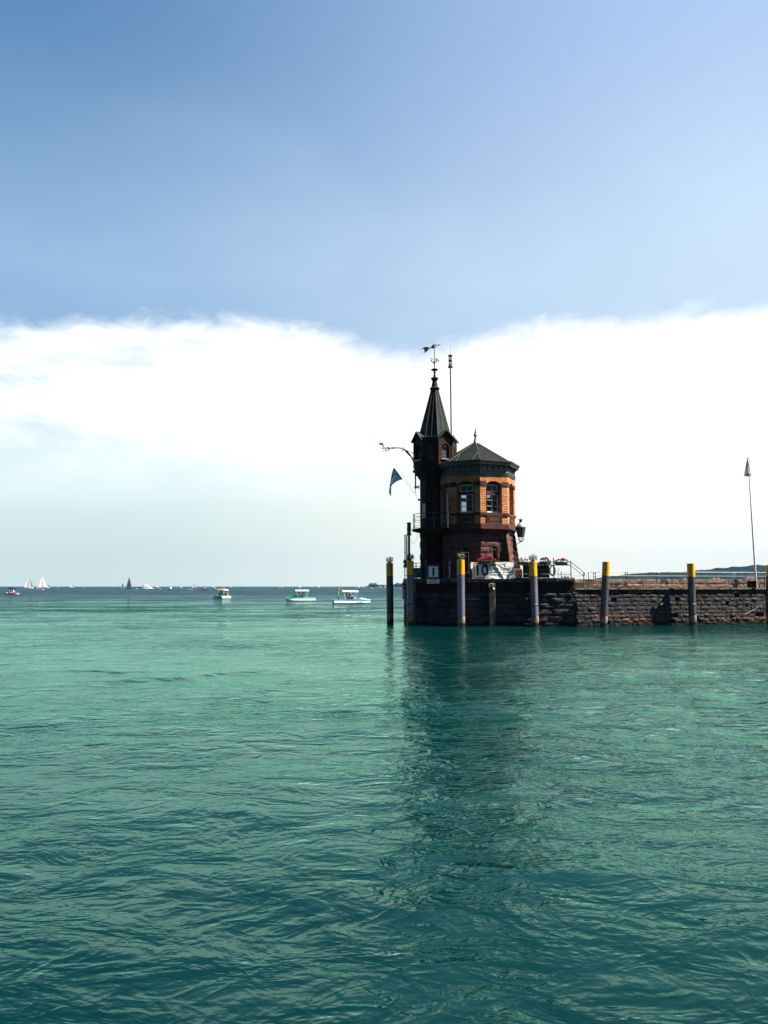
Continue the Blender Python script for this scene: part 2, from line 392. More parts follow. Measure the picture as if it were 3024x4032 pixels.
# ------------------------------------------------------------------ mesh helpers
class MB:
    def __init__(s):
        s.v, s.f, s.uv = [], [], []

    def quad(s, pts, uv=None):
        b = len(s.v)
        s.v += [tuple(p) for p in pts]
        s.f.append(tuple(range(b, b + len(pts))))
        s.uv.append(uv or [(p[0] + p[1], p[2]) for p in pts])

    def grid(s, P, closed_u=False, closed_v=False):
        """P[i][j] points"""
        b = len(s.v)
        n, m = len(P), len(P[0])
        for row in P:
            s.v += [tuple(p) for p in row]
        for i in range(n if closed_u else n - 1):
            for j in range(m if closed_v else m - 1):
                i2, j2 = (i + 1) % n, (j + 1) % m
                ids = (b + i * m + j, b + i2 * m + j, b + i2 * m + j2, b + i * m + j2)
                s.f.append(ids)
                s.uv.append([(s.v[k][0] + s.v[k][1], s.v[k][2]) for k in ids])

    def face(s, ids):
        s.f.append(tuple(ids))
        s.uv.append([(s.v[k][0] + s.v[k][1], s.v[k][2]) for k in ids])

    def box(s, x0, x1, y0, y1, z0, z1, T=None):
        c = [(x0, y0, z0), (x1, y0, z0), (x1, y1, z0), (x0, y1, z0), (x0, y0, z1), (x1, y0, z1), (x1, y1, z1), (x0, y1, z1)]
        if T:
            c = [T(*p) for p in c]
        b = len(s.v)
        s.v += [tuple(p) for p in c]
        for q in ((3, 2, 1, 0), (4, 5, 6, 7), (0, 1, 5, 4), (1, 2, 6, 5), (2, 3, 7, 6), (3, 0, 4, 7)):
            s.face([b + k for k in q])

    def tube(s, pts, r, n=8, r1=None, cap=True):
        pts = [Vector(p) for p in pts]
        k = len(pts)
        rs = r if isinstance(r, (list, tuple)) else [r + ((r1 if r1 is not None else r) - r) * i / max(1, k - 1) for i in range(k)]
        rings = []
        prev = None
        for i, p in enumerate(pts):
            d = (pts[min(i + 1, k - 1)] - pts[max(i - 1, 0)])
            d = d.normalized() if d.length > 1e-9 else Vector((0, 0, 1))
            if prev is None:
                a = Vector((1, 0, 0)) if abs(d.x) < 0.9 else Vector((0, 1, 0))
                a = (a - d * a.dot(d)).normalized()
            else:
                a = (prev - d * prev.dot(d)).normalized()
            prev = a
            bb = d.cross(a)
            rings.append([p + (a * math.cos(t) + bb * math.sin(t)) * rs[i] for t in [2 * math.pi * q / n for q in range(n)]])
        b = len(s.v)
        s.grid(rings, closed_v=True)
        if cap:
            s.face([b + q for q in range(n)][::-1])
            s.face([b + (k - 1) * n + q for q in range(n)])

    def lathe(s, prof, n=16, c=(0, 0), rot=0.0, cap=True, z0=0.0):
        rings = [[(c[0] + r * math.sin(rot + 2 * math.pi * q / n), c[1] - r * math.cos(rot + 2 * math.pi * q / n), z0 + z) for q in range(n)] for r, z in prof]
        b = len(s.v)
        s.grid(rings, closed_v=True)
        if cap:
            s.face([b + q for q in range(n)][::-1])
            s.face([b + (len(prof) - 1) * n + q for q in range(n)])

    def ball(s, c, r, n=8, m=6, sc=(1, 1, 1)):
        P = []
        for i in range(m + 1):
            a = math.pi * i / m
            rr = max(1e-4, math.sin(a))
            P.append([(c[0] + r * sc[0] * rr * math.cos(2 * math.pi * q / n), c[1] + r * sc[1] * rr * math.sin(2 * math.pi * q / n), c[2] - r * sc[2] * math.cos(a)) for q in range(n)])
        s.grid(P, closed_v=True)

    def prism(s, poly, z0, z1):
        n = len(poly)
        b = len(s.v)
        s.v += [(p[0], p[1], z0) for p in poly] + [(p[0], p[1], z1) for p in poly]
        s.face([b + i for i in range(n)][::-1])
        s.face([b + n + i for i in range(n)])
        for i in range(n):
            j = (i + 1) % n
            s.face([b + i, b + j, b + n + j, b + n + i])

    def build(s, name, mat, parent=None, smooth=False, bevel=0.0, fix=True):
        me = bpy.data.meshes.new(name)
        me.from_pydata(s.v, [], s.f)
        uvl = me.uv_layers.new(name='UVMap')
        flat = [c for fu in s.uv for q in fu for c in q]
        uvl.data.foreach_set('uv', flat)
        if fix:
            bm = bmesh.new()
            bm.from_mesh(me)
            bmesh.ops.remove_doubles(bm, verts=bm.verts, dist=1e-5)
            bmesh.ops.recalc_face_normals(bm, faces=bm.faces)
            bm.to_mesh(me)
            bm.free()
        if smooth:
            me.shade_smooth()
            me.set_sharp_from_angle(angle=R(40))
        me.materials.append(M[mat] if isinstance(mat, str) else mat)
        o = bpy.data.objects.new(name, me)
        COL.objects.link(o)
        if parent:
            o.parent = parent
        if bevel:
            bv = o.modifiers.new('bevel', 'BEVEL')
            bv.width = bevel
            bv.segments = 2
            bv.limit_method = 'ANGLE'
        return o


def tag(o, label=None, cat=None, group=None, kind=None):
    if label:
        o['label'] = label
    if cat:
        o['category'] = cat
    if group:
        o['group'] = group
    if kind:
        o['kind'] = kind
    return o


def thing(name, label, cat, loc=(0, 0, 0), rz=0.0, group=None):
    o = bpy.data.objects.new(name, None)
    o.empty_display_size = 0.3
    COL.objects.link(o)
    o.location = loc
    o.rotation_euler = (0, 0, rz)
    return tag(o, label, cat, group)


def copy_tree(o, parent=None):
    c = o.copy()
    COL.objects.link(c)
    c.parent = parent
    for ch in [x for x in bpy.data.objects if x.parent == o and x != c]:
        copy_tree(ch, c)
    return c


def text_mesh(s, size, bold=0.0, ax='LEFT', space=1.0):
    cu = bpy.data.curves.new('txt', 'FONT')
    cu.body = s
    cu.size = size
    cu.offset = bold
    cu.align_x = ax
    cu.space_character = space
    o = bpy.data.objects.new('txt', cu)
    COL.objects.link(o)
    dg = bpy.context.evaluated_depsgraph_get()
    dg.update()
    me = bpy.data.meshes.new_from_object(o.evaluated_get(dg))
    bpy.data.objects.remove(o)
    bpy.data.curves.remove(cu)
    return me


def face_frame(c, Rr, a0, a1):
    """frame of the wall face between the vertices at angles a0,a1 (deg, from -Y towards +X) of a polygon around c"""
    p0 = Vector((c[0] + Rr * math.sin(R(a0)), c[1] - Rr * math.cos(R(a0)), 0))
    p1 = Vector((c[0] + Rr * math.sin(R(a1)), c[1] - Rr * math.cos(R(a1)), 0))
    t = (p1 - p0)
    W = t.length
    t.normalize()
    n = Vector((t.y, -t.x, 0))

    def T(u, w, z):
        q = p0 + t * u + n * w
        return (q.x, q.y, z)
    return T, W


def wall_panel(mb, T, W, z0, z1, u0, u1, zb, zs, rise, depth, uo=0.0, nseg=10):
    """wall face with one arched opening, its reveals and its uv in metres"""
    def q(pts):
        mb.quad([T(*p) for p in pts], [(uo + p[0] - (p[1] if p[1] else 0), p[2]) for p in pts])
    q([(0, 0, z0), (u0, 0, z0), (u0, 0, z1), (0, 0, z1)])
    q([(u1, 0, z0), (W, 0, z0), (W, 0, z1), (u1, 0, z1)])
    q([(u0, 0, z0), (u1, 0, z0), (u1, 0, zb), (u0, 0, zb)])

    def arc(i):
        t = i / nseg
        return (u0 + (u1 - u0) * t, zs + rise * (1 - (2 * t - 1) ** 2))
    for i in range(nseg):
        a, b = arc(i), arc(i + 1)
        q([(a[0], 0, a[1]), (b[0], 0, b[1]), (b[0], 0, z1), (a[0], 0, z1)])
        q([(a[0], 0, a[1]), (a[0], -depth, a[1]), (b[0], -depth, b[1]), (b[0], 0, b[1])])
    q([(u0, 0, zb), (u0, -depth, zb), (u0, -depth, zs), (u0, 0, zs)])
    q([(u1, 0, zs), (u1, -depth, zs), (u1, -depth, zb), (u1, 0, zb)])
    q([(u0, 0, zb), (u1, 0, zb), (u1, -depth, zb), (u0, -depth, zb)])


def rough_block(mb, T, u0, u1, z0, z1, base, proud, bev, amp, seed, nx=5, nz=4):
    """a stone with a worked face standing proud of its joints"""
    P = []
    for i in range(nx + 1):
        row = []
        for j in range(nz + 1):
            fu, fz = i / nx, j / nz
            edge = i in (0, nx) or j in (0, nz)
            u = u0 + bev * 0.6 + (u1 - u0 - bev * 1.2) * fu
            z = z0 + bev * 0.6 + (z1 - z0 - bev * 1.2) * fz
            if edge:
                w = proud - bev
                u = u0 + (u1 - u0) * fu
                z = z0 + (z1 - z0) * fz
            else:
                w = proud + amp * noise.noise(Vector((u * 3.1 + seed, z * 3.7, seed * 1.7))) * 1.6
            row.append(T(u, w, z))
        P.append(row)
    mb.grid(P)
    ring = [(u0, z0), (u1, z0), (u1, z1), (u0, z1)]
    for k in range(4):
        a, b = ring[k], ring[(k + 1) % 4]
        mb.quad([T(a[0], proud - bev, a[1]), T(b[0], proud - bev, b[1]), T(b[0], base, b[1]), T(a[0], base, a[1])])


def seg_frame(p0, p1):
    p0, p1 = Vector((p0[0], p0[1], 0)), Vector((p1[0], p1[1], 0))
    t = p1 - p0
    W = t.length
    t.normalize()
    n = Vector((t.y, -t.x, 0))

    def T(u, w, z):
        q = p0 + t * u + n * w
        return (q.x, q.y, z)
    return T, W


def courses(r, W, z0, z1, h, wmin, wmax, skip=None):
    """yield blocks (u0,u1,z0,z1) in courses"""
    z = z0
    row = 0
    while z < z1 - 0.05:
        hh = min(h * r.uniform(0.85, 1.15), z1 - z)
        if z1 - (z + hh) < h * 0.4:
            hh = z1 - z
        u = -r.uniform(0, wmax * 0.5)
        while u < W - 0.01:
            ww = r.uniform(wmin, wmax)
            a, b = max(u, 0), min(u + ww, W)
            if W - b < wmin * 0.5:
                b = W
                ww = W - u + 1
            if b - a > 0.05:
                yield a, b, z, z + hh, row
            u += ww
        z += hh
        row += 1


# ================================================================== THE SETTING
def water_mat():
    m = bpy.data.materials.new('lake_water')
    m.use_nodes = True
    g = NT(m.node_tree)
    g.n.remove(g.n['Principled BSDF'])
    out = g.n['Material Output']
    geo = g.add('ShaderNodeNewGeometry')
    pos = geo.outputs['Position']
    sep = g.add('ShaderNodeSeparateXYZ')
    g.l.new(pos, sep.inputs[0])
    X, Y, Z = sep.outputs
    # wind: flat calm inside the harbour mouth, rougher outside; far tint and dimmed reflection streaks painted in
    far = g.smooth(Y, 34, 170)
    streak = g.noise(g.map(pos, (0.014, 0.07, 1), (4, 2, 0)), 1.0, 12, 0.80, 0.2)
    chop = g.noise(g.map(pos, (0.07, 0.16, 1), (9, 7, 0), (0, 0, R(6))), 1.0, 10, 0.78, 0.3)
    streak = g.math('ADD', g.math('MULTIPLY', streak, 0.42), g.math('MULTIPLY', chop, 0.58))
    dim_streak = g.smooth(streak, 0.45, 0.555)
    # body colour: mineral turquoise with broad silty clouds
    cl = g.smooth(g.noise(g.map(pos, (0.05, 0.09, 1)), 1.0, 3, 0.5, 0.5), 0.35, 0.68)
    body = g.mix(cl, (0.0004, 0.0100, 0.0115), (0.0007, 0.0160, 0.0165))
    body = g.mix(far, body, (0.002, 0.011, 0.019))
    # ripples
    h1 = g.noise(g.map(pos, (0.55, 1.0, 1), (0, 0, 0), (0, 0, R(8))), 5.5, 4, 0.6, 0.6)
    h2 = g.noise(g.map(pos, (0.68, 1.0, 1), (3, 9, 0), (0, 0, R(-14))), 1.7, 4, 0.52, 0.8)
    h5 = g.noise(g.map(pos, (0.72, 1.0, 1), (13, 4, 0), (0, 0, R(17))), 3.4, 2, 0.5, 0.9)
    h5 = g.math('SUBTRACT', 1.0, g.math('ABSOLUTE', g.math('SUBTRACT', g.math('MULTIPLY', h5, 2.0), 1.0)))   # sharp little crests
    h3 = g.noise(g.map(pos, (0.35, 1.0, 1), (30, 9, 0), (0, 0, R(4))), 0.28, 4, 0.55, 0.4)
    h4 = g.noise(g.map(pos, (0.25, 1.0, 1), (3, 19, 0)), 0.05, 5, 0.6, 0.3)
    patch = g.smooth(g.noise(g.map(pos, (0.06, 0.12, 1), (2, 5, 0)), 1.0, 2, 0.5), 0.3, 0.7, 0.55, 1.25)
    hh = g.math('MULTIPLY', g.math('ADD', g.math('ADD', g.math('MULTIPLY', h1, 0.011), g.math('MULTIPLY', h5, 0.018)), g.math('MULTIPLY', h2, 0.088)), patch)
    hh = g.math('ADD', hh, g.math('MULTIPLY', h3, g.smooth(Y, 20, 80, 0.02, 0.45)))
    hh = g.math('ADD', hh, g.math('MULTIPLY', h4, g.smooth(Y, 60, 300, 0.0, 3.2)))
    bp = g.add('ShaderNodeBump')
    bp.inputs['Distance'].default_value = 1.0
    bp.inputs['Strength'].default_value = 1.0
    g.set(bp.inputs['Height'], hh)
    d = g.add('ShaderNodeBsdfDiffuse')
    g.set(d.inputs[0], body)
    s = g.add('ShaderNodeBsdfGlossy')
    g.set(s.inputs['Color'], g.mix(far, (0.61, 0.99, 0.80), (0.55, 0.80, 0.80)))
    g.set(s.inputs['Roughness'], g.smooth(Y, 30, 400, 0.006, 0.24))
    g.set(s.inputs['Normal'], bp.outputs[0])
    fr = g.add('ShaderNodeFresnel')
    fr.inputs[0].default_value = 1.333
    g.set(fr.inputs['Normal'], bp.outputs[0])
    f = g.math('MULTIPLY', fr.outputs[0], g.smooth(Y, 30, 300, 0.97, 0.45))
    f = g.math('MULTIPLY', f, g.math('SUBTRACT', 1.0, g.math('MULTIPLY', dim_streak, g.smooth(Y, 25, 75, 0.06, 0.72))))  # painted streaks dim the reflection in place of distant wave facets
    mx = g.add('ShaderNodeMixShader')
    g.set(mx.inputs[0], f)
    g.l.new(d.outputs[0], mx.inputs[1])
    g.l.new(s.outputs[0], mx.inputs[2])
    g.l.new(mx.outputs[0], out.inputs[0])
    return m


def build_water():
    rows = [-4000, -800, -200, -60, -20, -6, -1, 1.5]
    py = 4400.0
    while py > 2311.5:
        dep = math.atan((py - 2016) / FPX) - PITCH
        y = CAMZ / math.tan(dep)
        if y > rows[-1] + 0.002:
            rows.append(y)
        py -= 1.5 if py > 2420 else (0.9 if py > 2345 else 0.5)
    while rows[-1] < 14000:
        rows.append(rows[-1] * 1.25)
    ys = np.array(rows)
    s = np.concatenate([[-30, -8, -3, -1.5], np.linspace(-0.72, 0.72, 820), [1.5, 3, 8, 30]])
    S, Yg = np.meshgrid(s, ys)
    Xg = S * (np.abs(Yg) + 1.0)
    dyv = np.gradient(ys)[:, None]
    dxv = (1.44 / 820) * (np.abs(Yg) + 1.0)
    g = np.random.RandomState(3)
    Z = np.zeros_like(Xg)
    DX = np.zeros_like(Xg)
    for k in range(64):
        lam = 0.32 * (14.0 ** g.rand())
        th = math.pi / 2 + g.randn() * 0.72 + 0.12
        kx, ky = math.cos(th) * 2 * math.pi / lam, math.sin(th) * 2 * math.pi / lam
        a = 0.0017 * lam ** 1.15 * (0.6 + 0.8 * g.rand())
        cell = np.maximum(dyv * abs(math.sin(th)), dxv * abs(math.cos(th)))
        w = np.clip((lam / cell - 3.0) / 3.0, 0, 1)
        ph = kx * Xg + ky * Yg + g.rand() * 6.28
        Z += a * w * np.sin(ph)
        DX += -a * w * np.cos(ph) * ky / math.hypot(kx, ky)
    # groups of livelier and calmer water
    grp = 0.75 + 0.35 * np.sin(Xg * 0.35 + Yg * 0.22) * np.sin(Yg * 0.31 - Xg * 0.11 + 1.0)
    Z *= grp
    V = np.stack([Xg, Yg, Z], -1).reshape(-1, 3).astype(np.float32)
    n, m = Xg.shape
    idx = np.arange(n * m).reshape(n, m)
    q = np.stack([idx[:-1, :-1], idx[:-1, 1:], idx[1:, 1:], idx[1:, :-1]], -1).reshape(-1, 4)
    me = bpy.data.meshes.new('water')
    me.vertices.add(len(V))
    me.vertices.foreach_set('co', V.ravel())
    me.loops.add(q.size)
    me.loops.foreach_set('vertex_index', q.ravel().astype(np.int32))
    me.polygons.add(len(q))
    me.polygons.foreach_set('loop_start', (np.arange(len(q)) * 4).astype(np.int32))
    me.update(calc_edges=True)
    me.shade_smooth()
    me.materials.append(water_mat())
    o = bpy.data.objects.new('water', me)
    COL.objects.link(o)
    tag(o, kind='structure')
    print('water verts', len(V))


build_water()


def ridge(name, prof, Y0, Y1, mat, seed, bumps=1.0, step=6.0):
    """a wooded hill: profile (px, py_top) at depth Y0, rolling back to Y1"""
    mb = MB()
    pts = []
    x0, x1 = at(prof[0][0], 2300, Y0).x, at(prof[-1][0], 2300, Y0).x
    nx = int((x1 - x0) / step)
    P = []
    for i in range(nx + 1):
        x = x0 + (x1 - x0) * i / nx
        px = 1512 + x / (Y0 / math.cos(0)) * FPX
        px = max(px, prof[0][0])
        for k in range(len(prof) - 1):
            if prof[k][0] <= px <= prof[k + 1][0] or k == len(prof) - 2:
                t = min(1, max(0, (px - prof[k][0]) / (prof[k + 1][0] - prof[k][0])))
                t = t * t * (3 - 2 * t)
                py = prof[k][1] * (1 - t) + prof[k + 1][1] * t
                break
        top = max(0.0, zat(py, Y0, px))
        row = []
        for j in range(15):
            f = j / 14
            h = top * math.sin(min(1.0, f * 2) * math.pi / 2) if f < 0.5 else top * (1 - (f - 0.5) * 1.2)
            y = Y0 + (f - 0.5) * 2 * (Y1 - Y0)
            nn = noise.noise(Vector((x / 22, y / 50, seed))) * 5 + noise.noise(Vector((x / 9, y / 16, seed + 4))) * 4.0
            row.append((x, y, h + nn * bumps * min(1, h / 12) - (1.0 if j == 0 else 0)))
        P.append(row)
    mb.grid(P)
    o = mb.build(name, mat, None, smooth=True, fix=False)
    return o


hill = ridge('hills', [(2160, 2309), (2300, 2290), (2420, 2268), (2490, 2259), (2560, 2255), (2680, 2252), (2760, 2246), (2830, 2238), (2900, 2232), (2960, 2228), (3024, 2227), (3200, 2222), (3500, 2230), (3800, 2262)], 3000, 3500, 'forest', 1.0)
tag(hill, kind='structure')
shore = ridge('shore_meadow', [(2500, 2300), (2600, 2291), (2760, 2286), (3024, 2282), (3700, 2284)], 2350, 2450, 'field', 5.0, 0.2, 12)
tag(shore, kind='structure')
headland = ridge('far_headland', [(1438, 2309), (1462, 2304), (1490, 2302), (1530, 2303), (1570, 2299), (1600, 2298), (1640, 2300), (1700, 2309)], 3200, 3300, 'forest', 8.0, 0.5)
tag(headland, kind='structure')


def far_tree(loc, h, w, label, group, seed):
    t = thing('tree', label, 'tree', loc, 0, group)
    r = random.Random(seed)
    mb = MB()
    mb.tube([(0, 0, -0.5), (0.1, 0, h * 0.3), (0, 0.1, h * 0.7)], h * 0.03, 6, r1=h * 0.012)
    for k in range(4):
        a = r.uniform(0, 6.28)
        mb.tube([(0, 0, h * (0.3 + 0.08 * k)), (math.cos(a) * w * 0.3, math.sin(a) * w * 0.3, h * (0.5 + 0.08 * k))], h * 0.012, 5, r1=h * 0.004)
    mb.build('trunk', 'bark', t)
    mb = MB()
    for k in range(420):
        a, e = r.uniform(0, 6.28), r.uniform(-1, 1)
        rr = r.uniform(0.55, 1.0) * (1 + 0.25 * noise.noise(Vector((math.cos(a) * 1.5, math.sin(a) * 1.5, e * 2 + seed))) * 2)
        c = Vector((math.cos(a) * math.sqrt(1 - e * e) * w / 2 * rr, math.sin(a) * math.sqrt(1 - e * e) * w / 2 * rr, h * 0.6 + e * h * 0.38 * rr))
        s = w * 0.07
        d1 = Vector((r.gauss(0, 1), r.gauss(0, 1), r.gauss(0, 1))).normalized() * s
        d2 = d1.cross(Vector((r.gauss(0, 1), r.gauss(0, 1), r.gauss(0, 1)))).normalized() * s
        mb.quad([c - d1, c + d2, c + d1, c - d2])
    mb.build('crown', 'leaf', t, fix=False)
    return t


for k, (px, top, D, w) in enumerate([(1462, 2297, 3100, 22), (1474, 2296, 3110, 20), (1566, 2295, 3120, 16), (1592, 2288, 3100, 14), (1583, 2296, 3110, 14)]):
    x = at(px, 2309, D).x
    h = max(10, zat(top, D))
    far_tree((x, D, 0.5), h, w, ['broad crowned tree at the left tip of the far headland', 'round tree just right of the leftmost tree on the far headland',
                                 'small tree on the far headland right of the leftmost pile', 'tallest slim tree on the far headland beside the quay corner',
                                 'low tree left of the tallest slim tree on the far headland'][k], 'trees on the far headland', 40 + k)
for k, (px, top, D, w) in enumerate([(2222, 2266, 700, 7), (2236, 2268, 706, 6), (2250, 2273, 710, 6)]):
    p = at(px, 2290, D)
    far_tree((p.x, D, 0.2), zat(top, D), w, ['leftmost of the small trees seen through the platform railing', 'small tree between its two neighbours seen through the platform railing',
                                           'rightmost and lowest small tree seen through the platform railing'][k], 'trees seen through the platform railing', 60 + k)


def far_house(px, py, D, w, h, col, label, cat='house'):
    p = at(px, py, D)
    t = thing('house', label, cat, (p.x, D, p.z), rnd.uniform(-0.4, 0.4), 'houses on the far shore')
    mb = MB()
    mb.box(-w / 2, w / 2, -4, 4, -6, h)
    mb.build('wall', col, t)
    mb = MB()
    mb.v = [(-w / 2 - .4, -4.5, h), (w / 2 + .4, -4.5, h), (w / 2 + .4, 4.5, h), (-w / 2 - .4, 4.5, h), (-w / 2 - .4, 0, h + 3.5), (w / 2 + .4, 0, h + 3.5)]
    for f in ((0, 1, 5, 4), (2, 3, 4, 5), (1, 2, 5), (3, 0, 4), (3, 2, 1, 0)):
        mb.face(f)
    mb.build('roof', 'house_roof', t)
    return t


far_house(2893, 2287, 2300, 7, 22, 'white_paint', 'tall narrow white building on the far shore under the wooded hill')
far_house(2820, 2288, 2300, 18, 6, 'house_wall', 'low wide pale house on the far shore left of the tall white one')
far_house(2700, 2288, 2310, 14, 5, 'house_wall', 'small pale house on the far shore left of all the others')
far_house(2952, 2286, 2300, 26, 6, 'house_wall', 'wide low house on the far shore beside the white mast')

# ------------------------------------------------------------------ the stone pier
DZ = 2.80                                    # height of the platform above the water
A2, A, B, Cc, D_, E = (1.30, 51.0), (1.90, 47.0), (5.60, 44.80), (11.20, 44.90), (24.0, 48.25), (46.0, 53.6)
pier = thing('stone_pier', 'dark rough stone pier with parapet, platform and ledge rising out of the green water', 'pier', (0, 0, 0))


def inset(pts, d):
    """move an open polyline backwards (away from the water) by d"""
    out = []
    for i, p in enumerate(pts):
        dirs = []
        if i > 0:
            dirs.append((Vector(p) - Vector(pts[i - 1])).normalized())
        if i < len(pts) - 1:
            dirs.append((Vector(pts[i + 1]) - Vector(p)).normalized())
        n = Vector((0, 0))
        for q in dirs:
            n += Vector((-q.y, q.x))
        n.normalize()
        c = n.dot(Vector((-dirs[0].y, dirs[0].x)))
        out.append((p[0] + n.x * d / c, p[1] + n.y * d / c))
    return out


line = [A2, A, B, Cc]
core = inset(line, 0.10)
mb = MB()
mb.prism(core + [(11.2, 57), (1.5, 57)], -2.0, 2.54)
rl = inset([Cc, D_, E], 0.10)
mb.prism([(11.2 + 0.001, core[-1][1]), rl[1], rl[2], (46, 58), (11.201, 58)], -2.0, 2.10)
mb.build('core', 'pier_joint', pier, fix=False)

br = random.Random(11)
wall = MB()
wet = MB()
warm = MB()
for (p, q, first) in ((A2, A, 0), (A, B, 0), (B, Cc, 0)):
    T, W = seg_frame(p, q)
    for (u0, u1, z0, z1, row) in courses(br, W, -0.6, 1.92, 0.36, 0.55, 1.5):
        tgt = wet if z1 < 0.32 else wall
        rough_block(tgt, T, u0 + 0.018, u1 - 0.018, z0 + 0.016, z1 - 0.016, -0.10, br.uniform(-0.015, 0.02), 0.022, 0.03, br.random() * 50, 6, 4)
T, W = seg_frame(Cc, D_)
for p, q in ((Cc, D_), (D_, E)):
    T, W = seg_frame(p, q)
    for (u0, u1, z0, z1, row) in courses(br, W, -0.6, 2.08, 0.235, 0.22, 0.75):
        if br.random() < 0.03:
            continue
        tgt = wall
        if z1 < 0.30:
            tgt = wet
        elif z1 < 0.68 and br.random() < 0.4:
            tgt = warm
        big = 0.04 if z1 < 0.7 else 0.012
        rough_block(tgt, T, u0 + 0.012, u1 - 0.012, z0 + 0.012, z1 - 0.012, -0.10, br.uniform(-0.016, 0.016) + big * 0.4, 0.014, 0.035 if z1 < 0.7 else 0.018, br.random() * 50, 5, 3)
wall.build('stone_wall', 'pier_stone', pier, fix=False)
wet.build('wet_stone_course', 'wet_stone', pier, fix=False)
warm_o = warm.build('footing_stone', 'warm_stone', pier, fix=False)
warm_o['kind'] = 'stuff'
# recessed smooth band, ledge shade put into its dark stone, then the coping slabs
mb = MB()
for p, q in ((A2, A), (A, B), (B, Cc)):
    T, W = seg_frame(p, q)
    u = 0
    while u < W - 0.05:
        w = min(br.uniform(1.1, 1.9), W - u)
        if W - u - w < 0.4:
            w = W - u
        rough_block(mb, T, u + 0.008, u + w - 0.008, 1.935, 2.53, -0.10, -0.06, 0.01, 0.008, br.random() * 30, 6, 3)
        u += w
mb.build('smooth_band', 'shaded_soot_stone', pier, fix=False)
mb = MB()
for p, q in ((A2, A), (A, B), (B, Cc)):
    T, W = seg_frame(p, q)
    u = 0
    while u < W - 0.05:
        w = min(br.uniform(0.8, 1.5), W - u)
        if W - u - w < 0.4:
            w = W - u
        rough_block(mb, T, u + 0.006, u + w - 0.006, 2.545, DZ + br.uniform(-0.01, 0.01), -0.2, 0.045, 0.02, 0.02, br.random() * 30, 6, 3)
        u += w
mb.build('coping', 'coping', pier, fix=False)
mb = MB()
mb.prism(inset(line, 0.12) + [(11.2, 57), (1.5, 57)], 2.545, DZ - 0.02)
mb.build('platform', 'deck', pier, fix=False)
# ledge and parapet of the long arm
led = MB()
for p, q in ((Cc, D_), (D_, E)):
    T, W = seg_frame(p, q)
    u = 0
    while u < W - 0.05:
        w = min(br.uniform(1.4, 2.2), W - u)
        if W - u - w < 0.5:
            w = W - u
        led.box(u + 0.005, u + w - 0.005, -0.5, 0.07, 2.105, 2.20 + br.uniform(-0.006, 0.006), T)
        u += w
led.build('ledge', 'coping', pier, bevel=0.01)
pl = inset([Cc, D_, E], 0.42)
par = MB()
for k in range(2):
    T, W = seg_frame(pl[k], pl[k + 1])
    for row, (z0, z1) in enumerate(((2.205, 2.44), (2.445, 2.74))):
        u = 0 if k else -0.02
        while u < W - 0.05:
            w = min(br.uniform(0.9, 1.9), W - u)
            if W - u - w < 0.5:
                w = W - u
            rough_block(par, T, u + 0.006, u + w - 0.006, z0, z1 - 0.005, -0.35, br.uniform(-0.012, 0.012) + 0.0, 0.014, 0.02, br.random() * 30, 8, 4)
            u += w
par.build('parapet', 'parapet', pier, fix=False)
mb = MB()
pb = inset([Cc, D_, E], 0.46)
mb.prism([(11.22, pb[0][1]), pb[1], pb[2], (46, 57.9), (11.22, 57.9)], 2.11, 2.70)
mb.build('walkway', 'deck', pier, fix=False)

# ================================================================== THE TOWER
OX, OY = 5.775, 47.5
tower = thing('harbour_tower', 'dark brick and sandstone tower with pointed spire and octagonal roof on the pier', 'tower', (OX, OY, DZ))
RB = 2.44
VA = [-91 + 45 * k for k in range(8)]        # vertex angles of the big octagon
ROT = -1.0
c0 = (0, 0)


def zl(py, Y):
    return zat(py, Y) - DZ


Z_TOP, Z_SILL, Z_PLAN, Z_LEDGE = 6.35, 3.84, 3.06, 2.93
brk = MB()
stn = MB()
win_list = []
for k in range(8):
    a0, a1 = VA[k], VA[(k + 1) % 8] + (360 if k == 7 else 0)
    T, W = face_frame(c0, RB, a0, a1)
    if k == 0:                                # the doorway face next to the stair turret
        u0, u1, zb = W - 1.05, W - 0.30, 3.0
    else:
        u0, u1, zb = 0.44, 1.43, 3.89
    wall_panel(brk, T, W, Z_LEDGE, Z_TOP, u0, u1, zb, 5.64, 0.16, 0.34, uo=k * 2.03)
    win_list.append((k, T, W, u0, u1, zb))
    # sill band, plinth band and drip ledge in sandstone
    if k != 0:
        stn.box(-0.02, W + 0.02, -0.05, 0.055, 3.74, 3.885, T)
    stn.box(-0.025, W + 0.025, -0.05, 0.07, 2.97, 3.22, T)
    stn.box(-0.05, W + 0.05, -0.05, 0.15, 2.90, 2.97, T)
    # impost blocks at arch springing, both sides
    stn.box(-0.005, u0 - 0.05, -0.02, 0.03, 5.50, 5.78, T)
    stn.box(u1 + 0.05, W + 0.005, -0.02, 0.03, 5.50, 5.78, T)
    # inner jamb lining of the recess
    stn.box(u0 - 0.05, u0 - 0.002, -0.34, 0.012, zb, 5.60, T)
    stn.box(u1 + 0.002, u1 + 0.05, -0.34, 0.012, zb, 5.60, T)
    # panel under the window
    if k != 0:
        for (x0, x1, y0, y1, w) in ((u0 - 0.02, u1 + 0.02, 3.225, 3.30, 0.05), (u0 - 0.02, u1 + 0.02, 3.66, 3.735, 0.05), (u0 - 0.02, u0 + 0.06, 3.303, 3.657, 0.05), (u1 - 0.06, u1 + 0.02, 3.303, 3.657, 0.05)):
            stn.box(x0, x1, -0.02, w, y0, y1, T)
        stn.box(u0 + 0.12, u1 - 0.12, -0.02, 0.04, 3.36, 3.61, T)
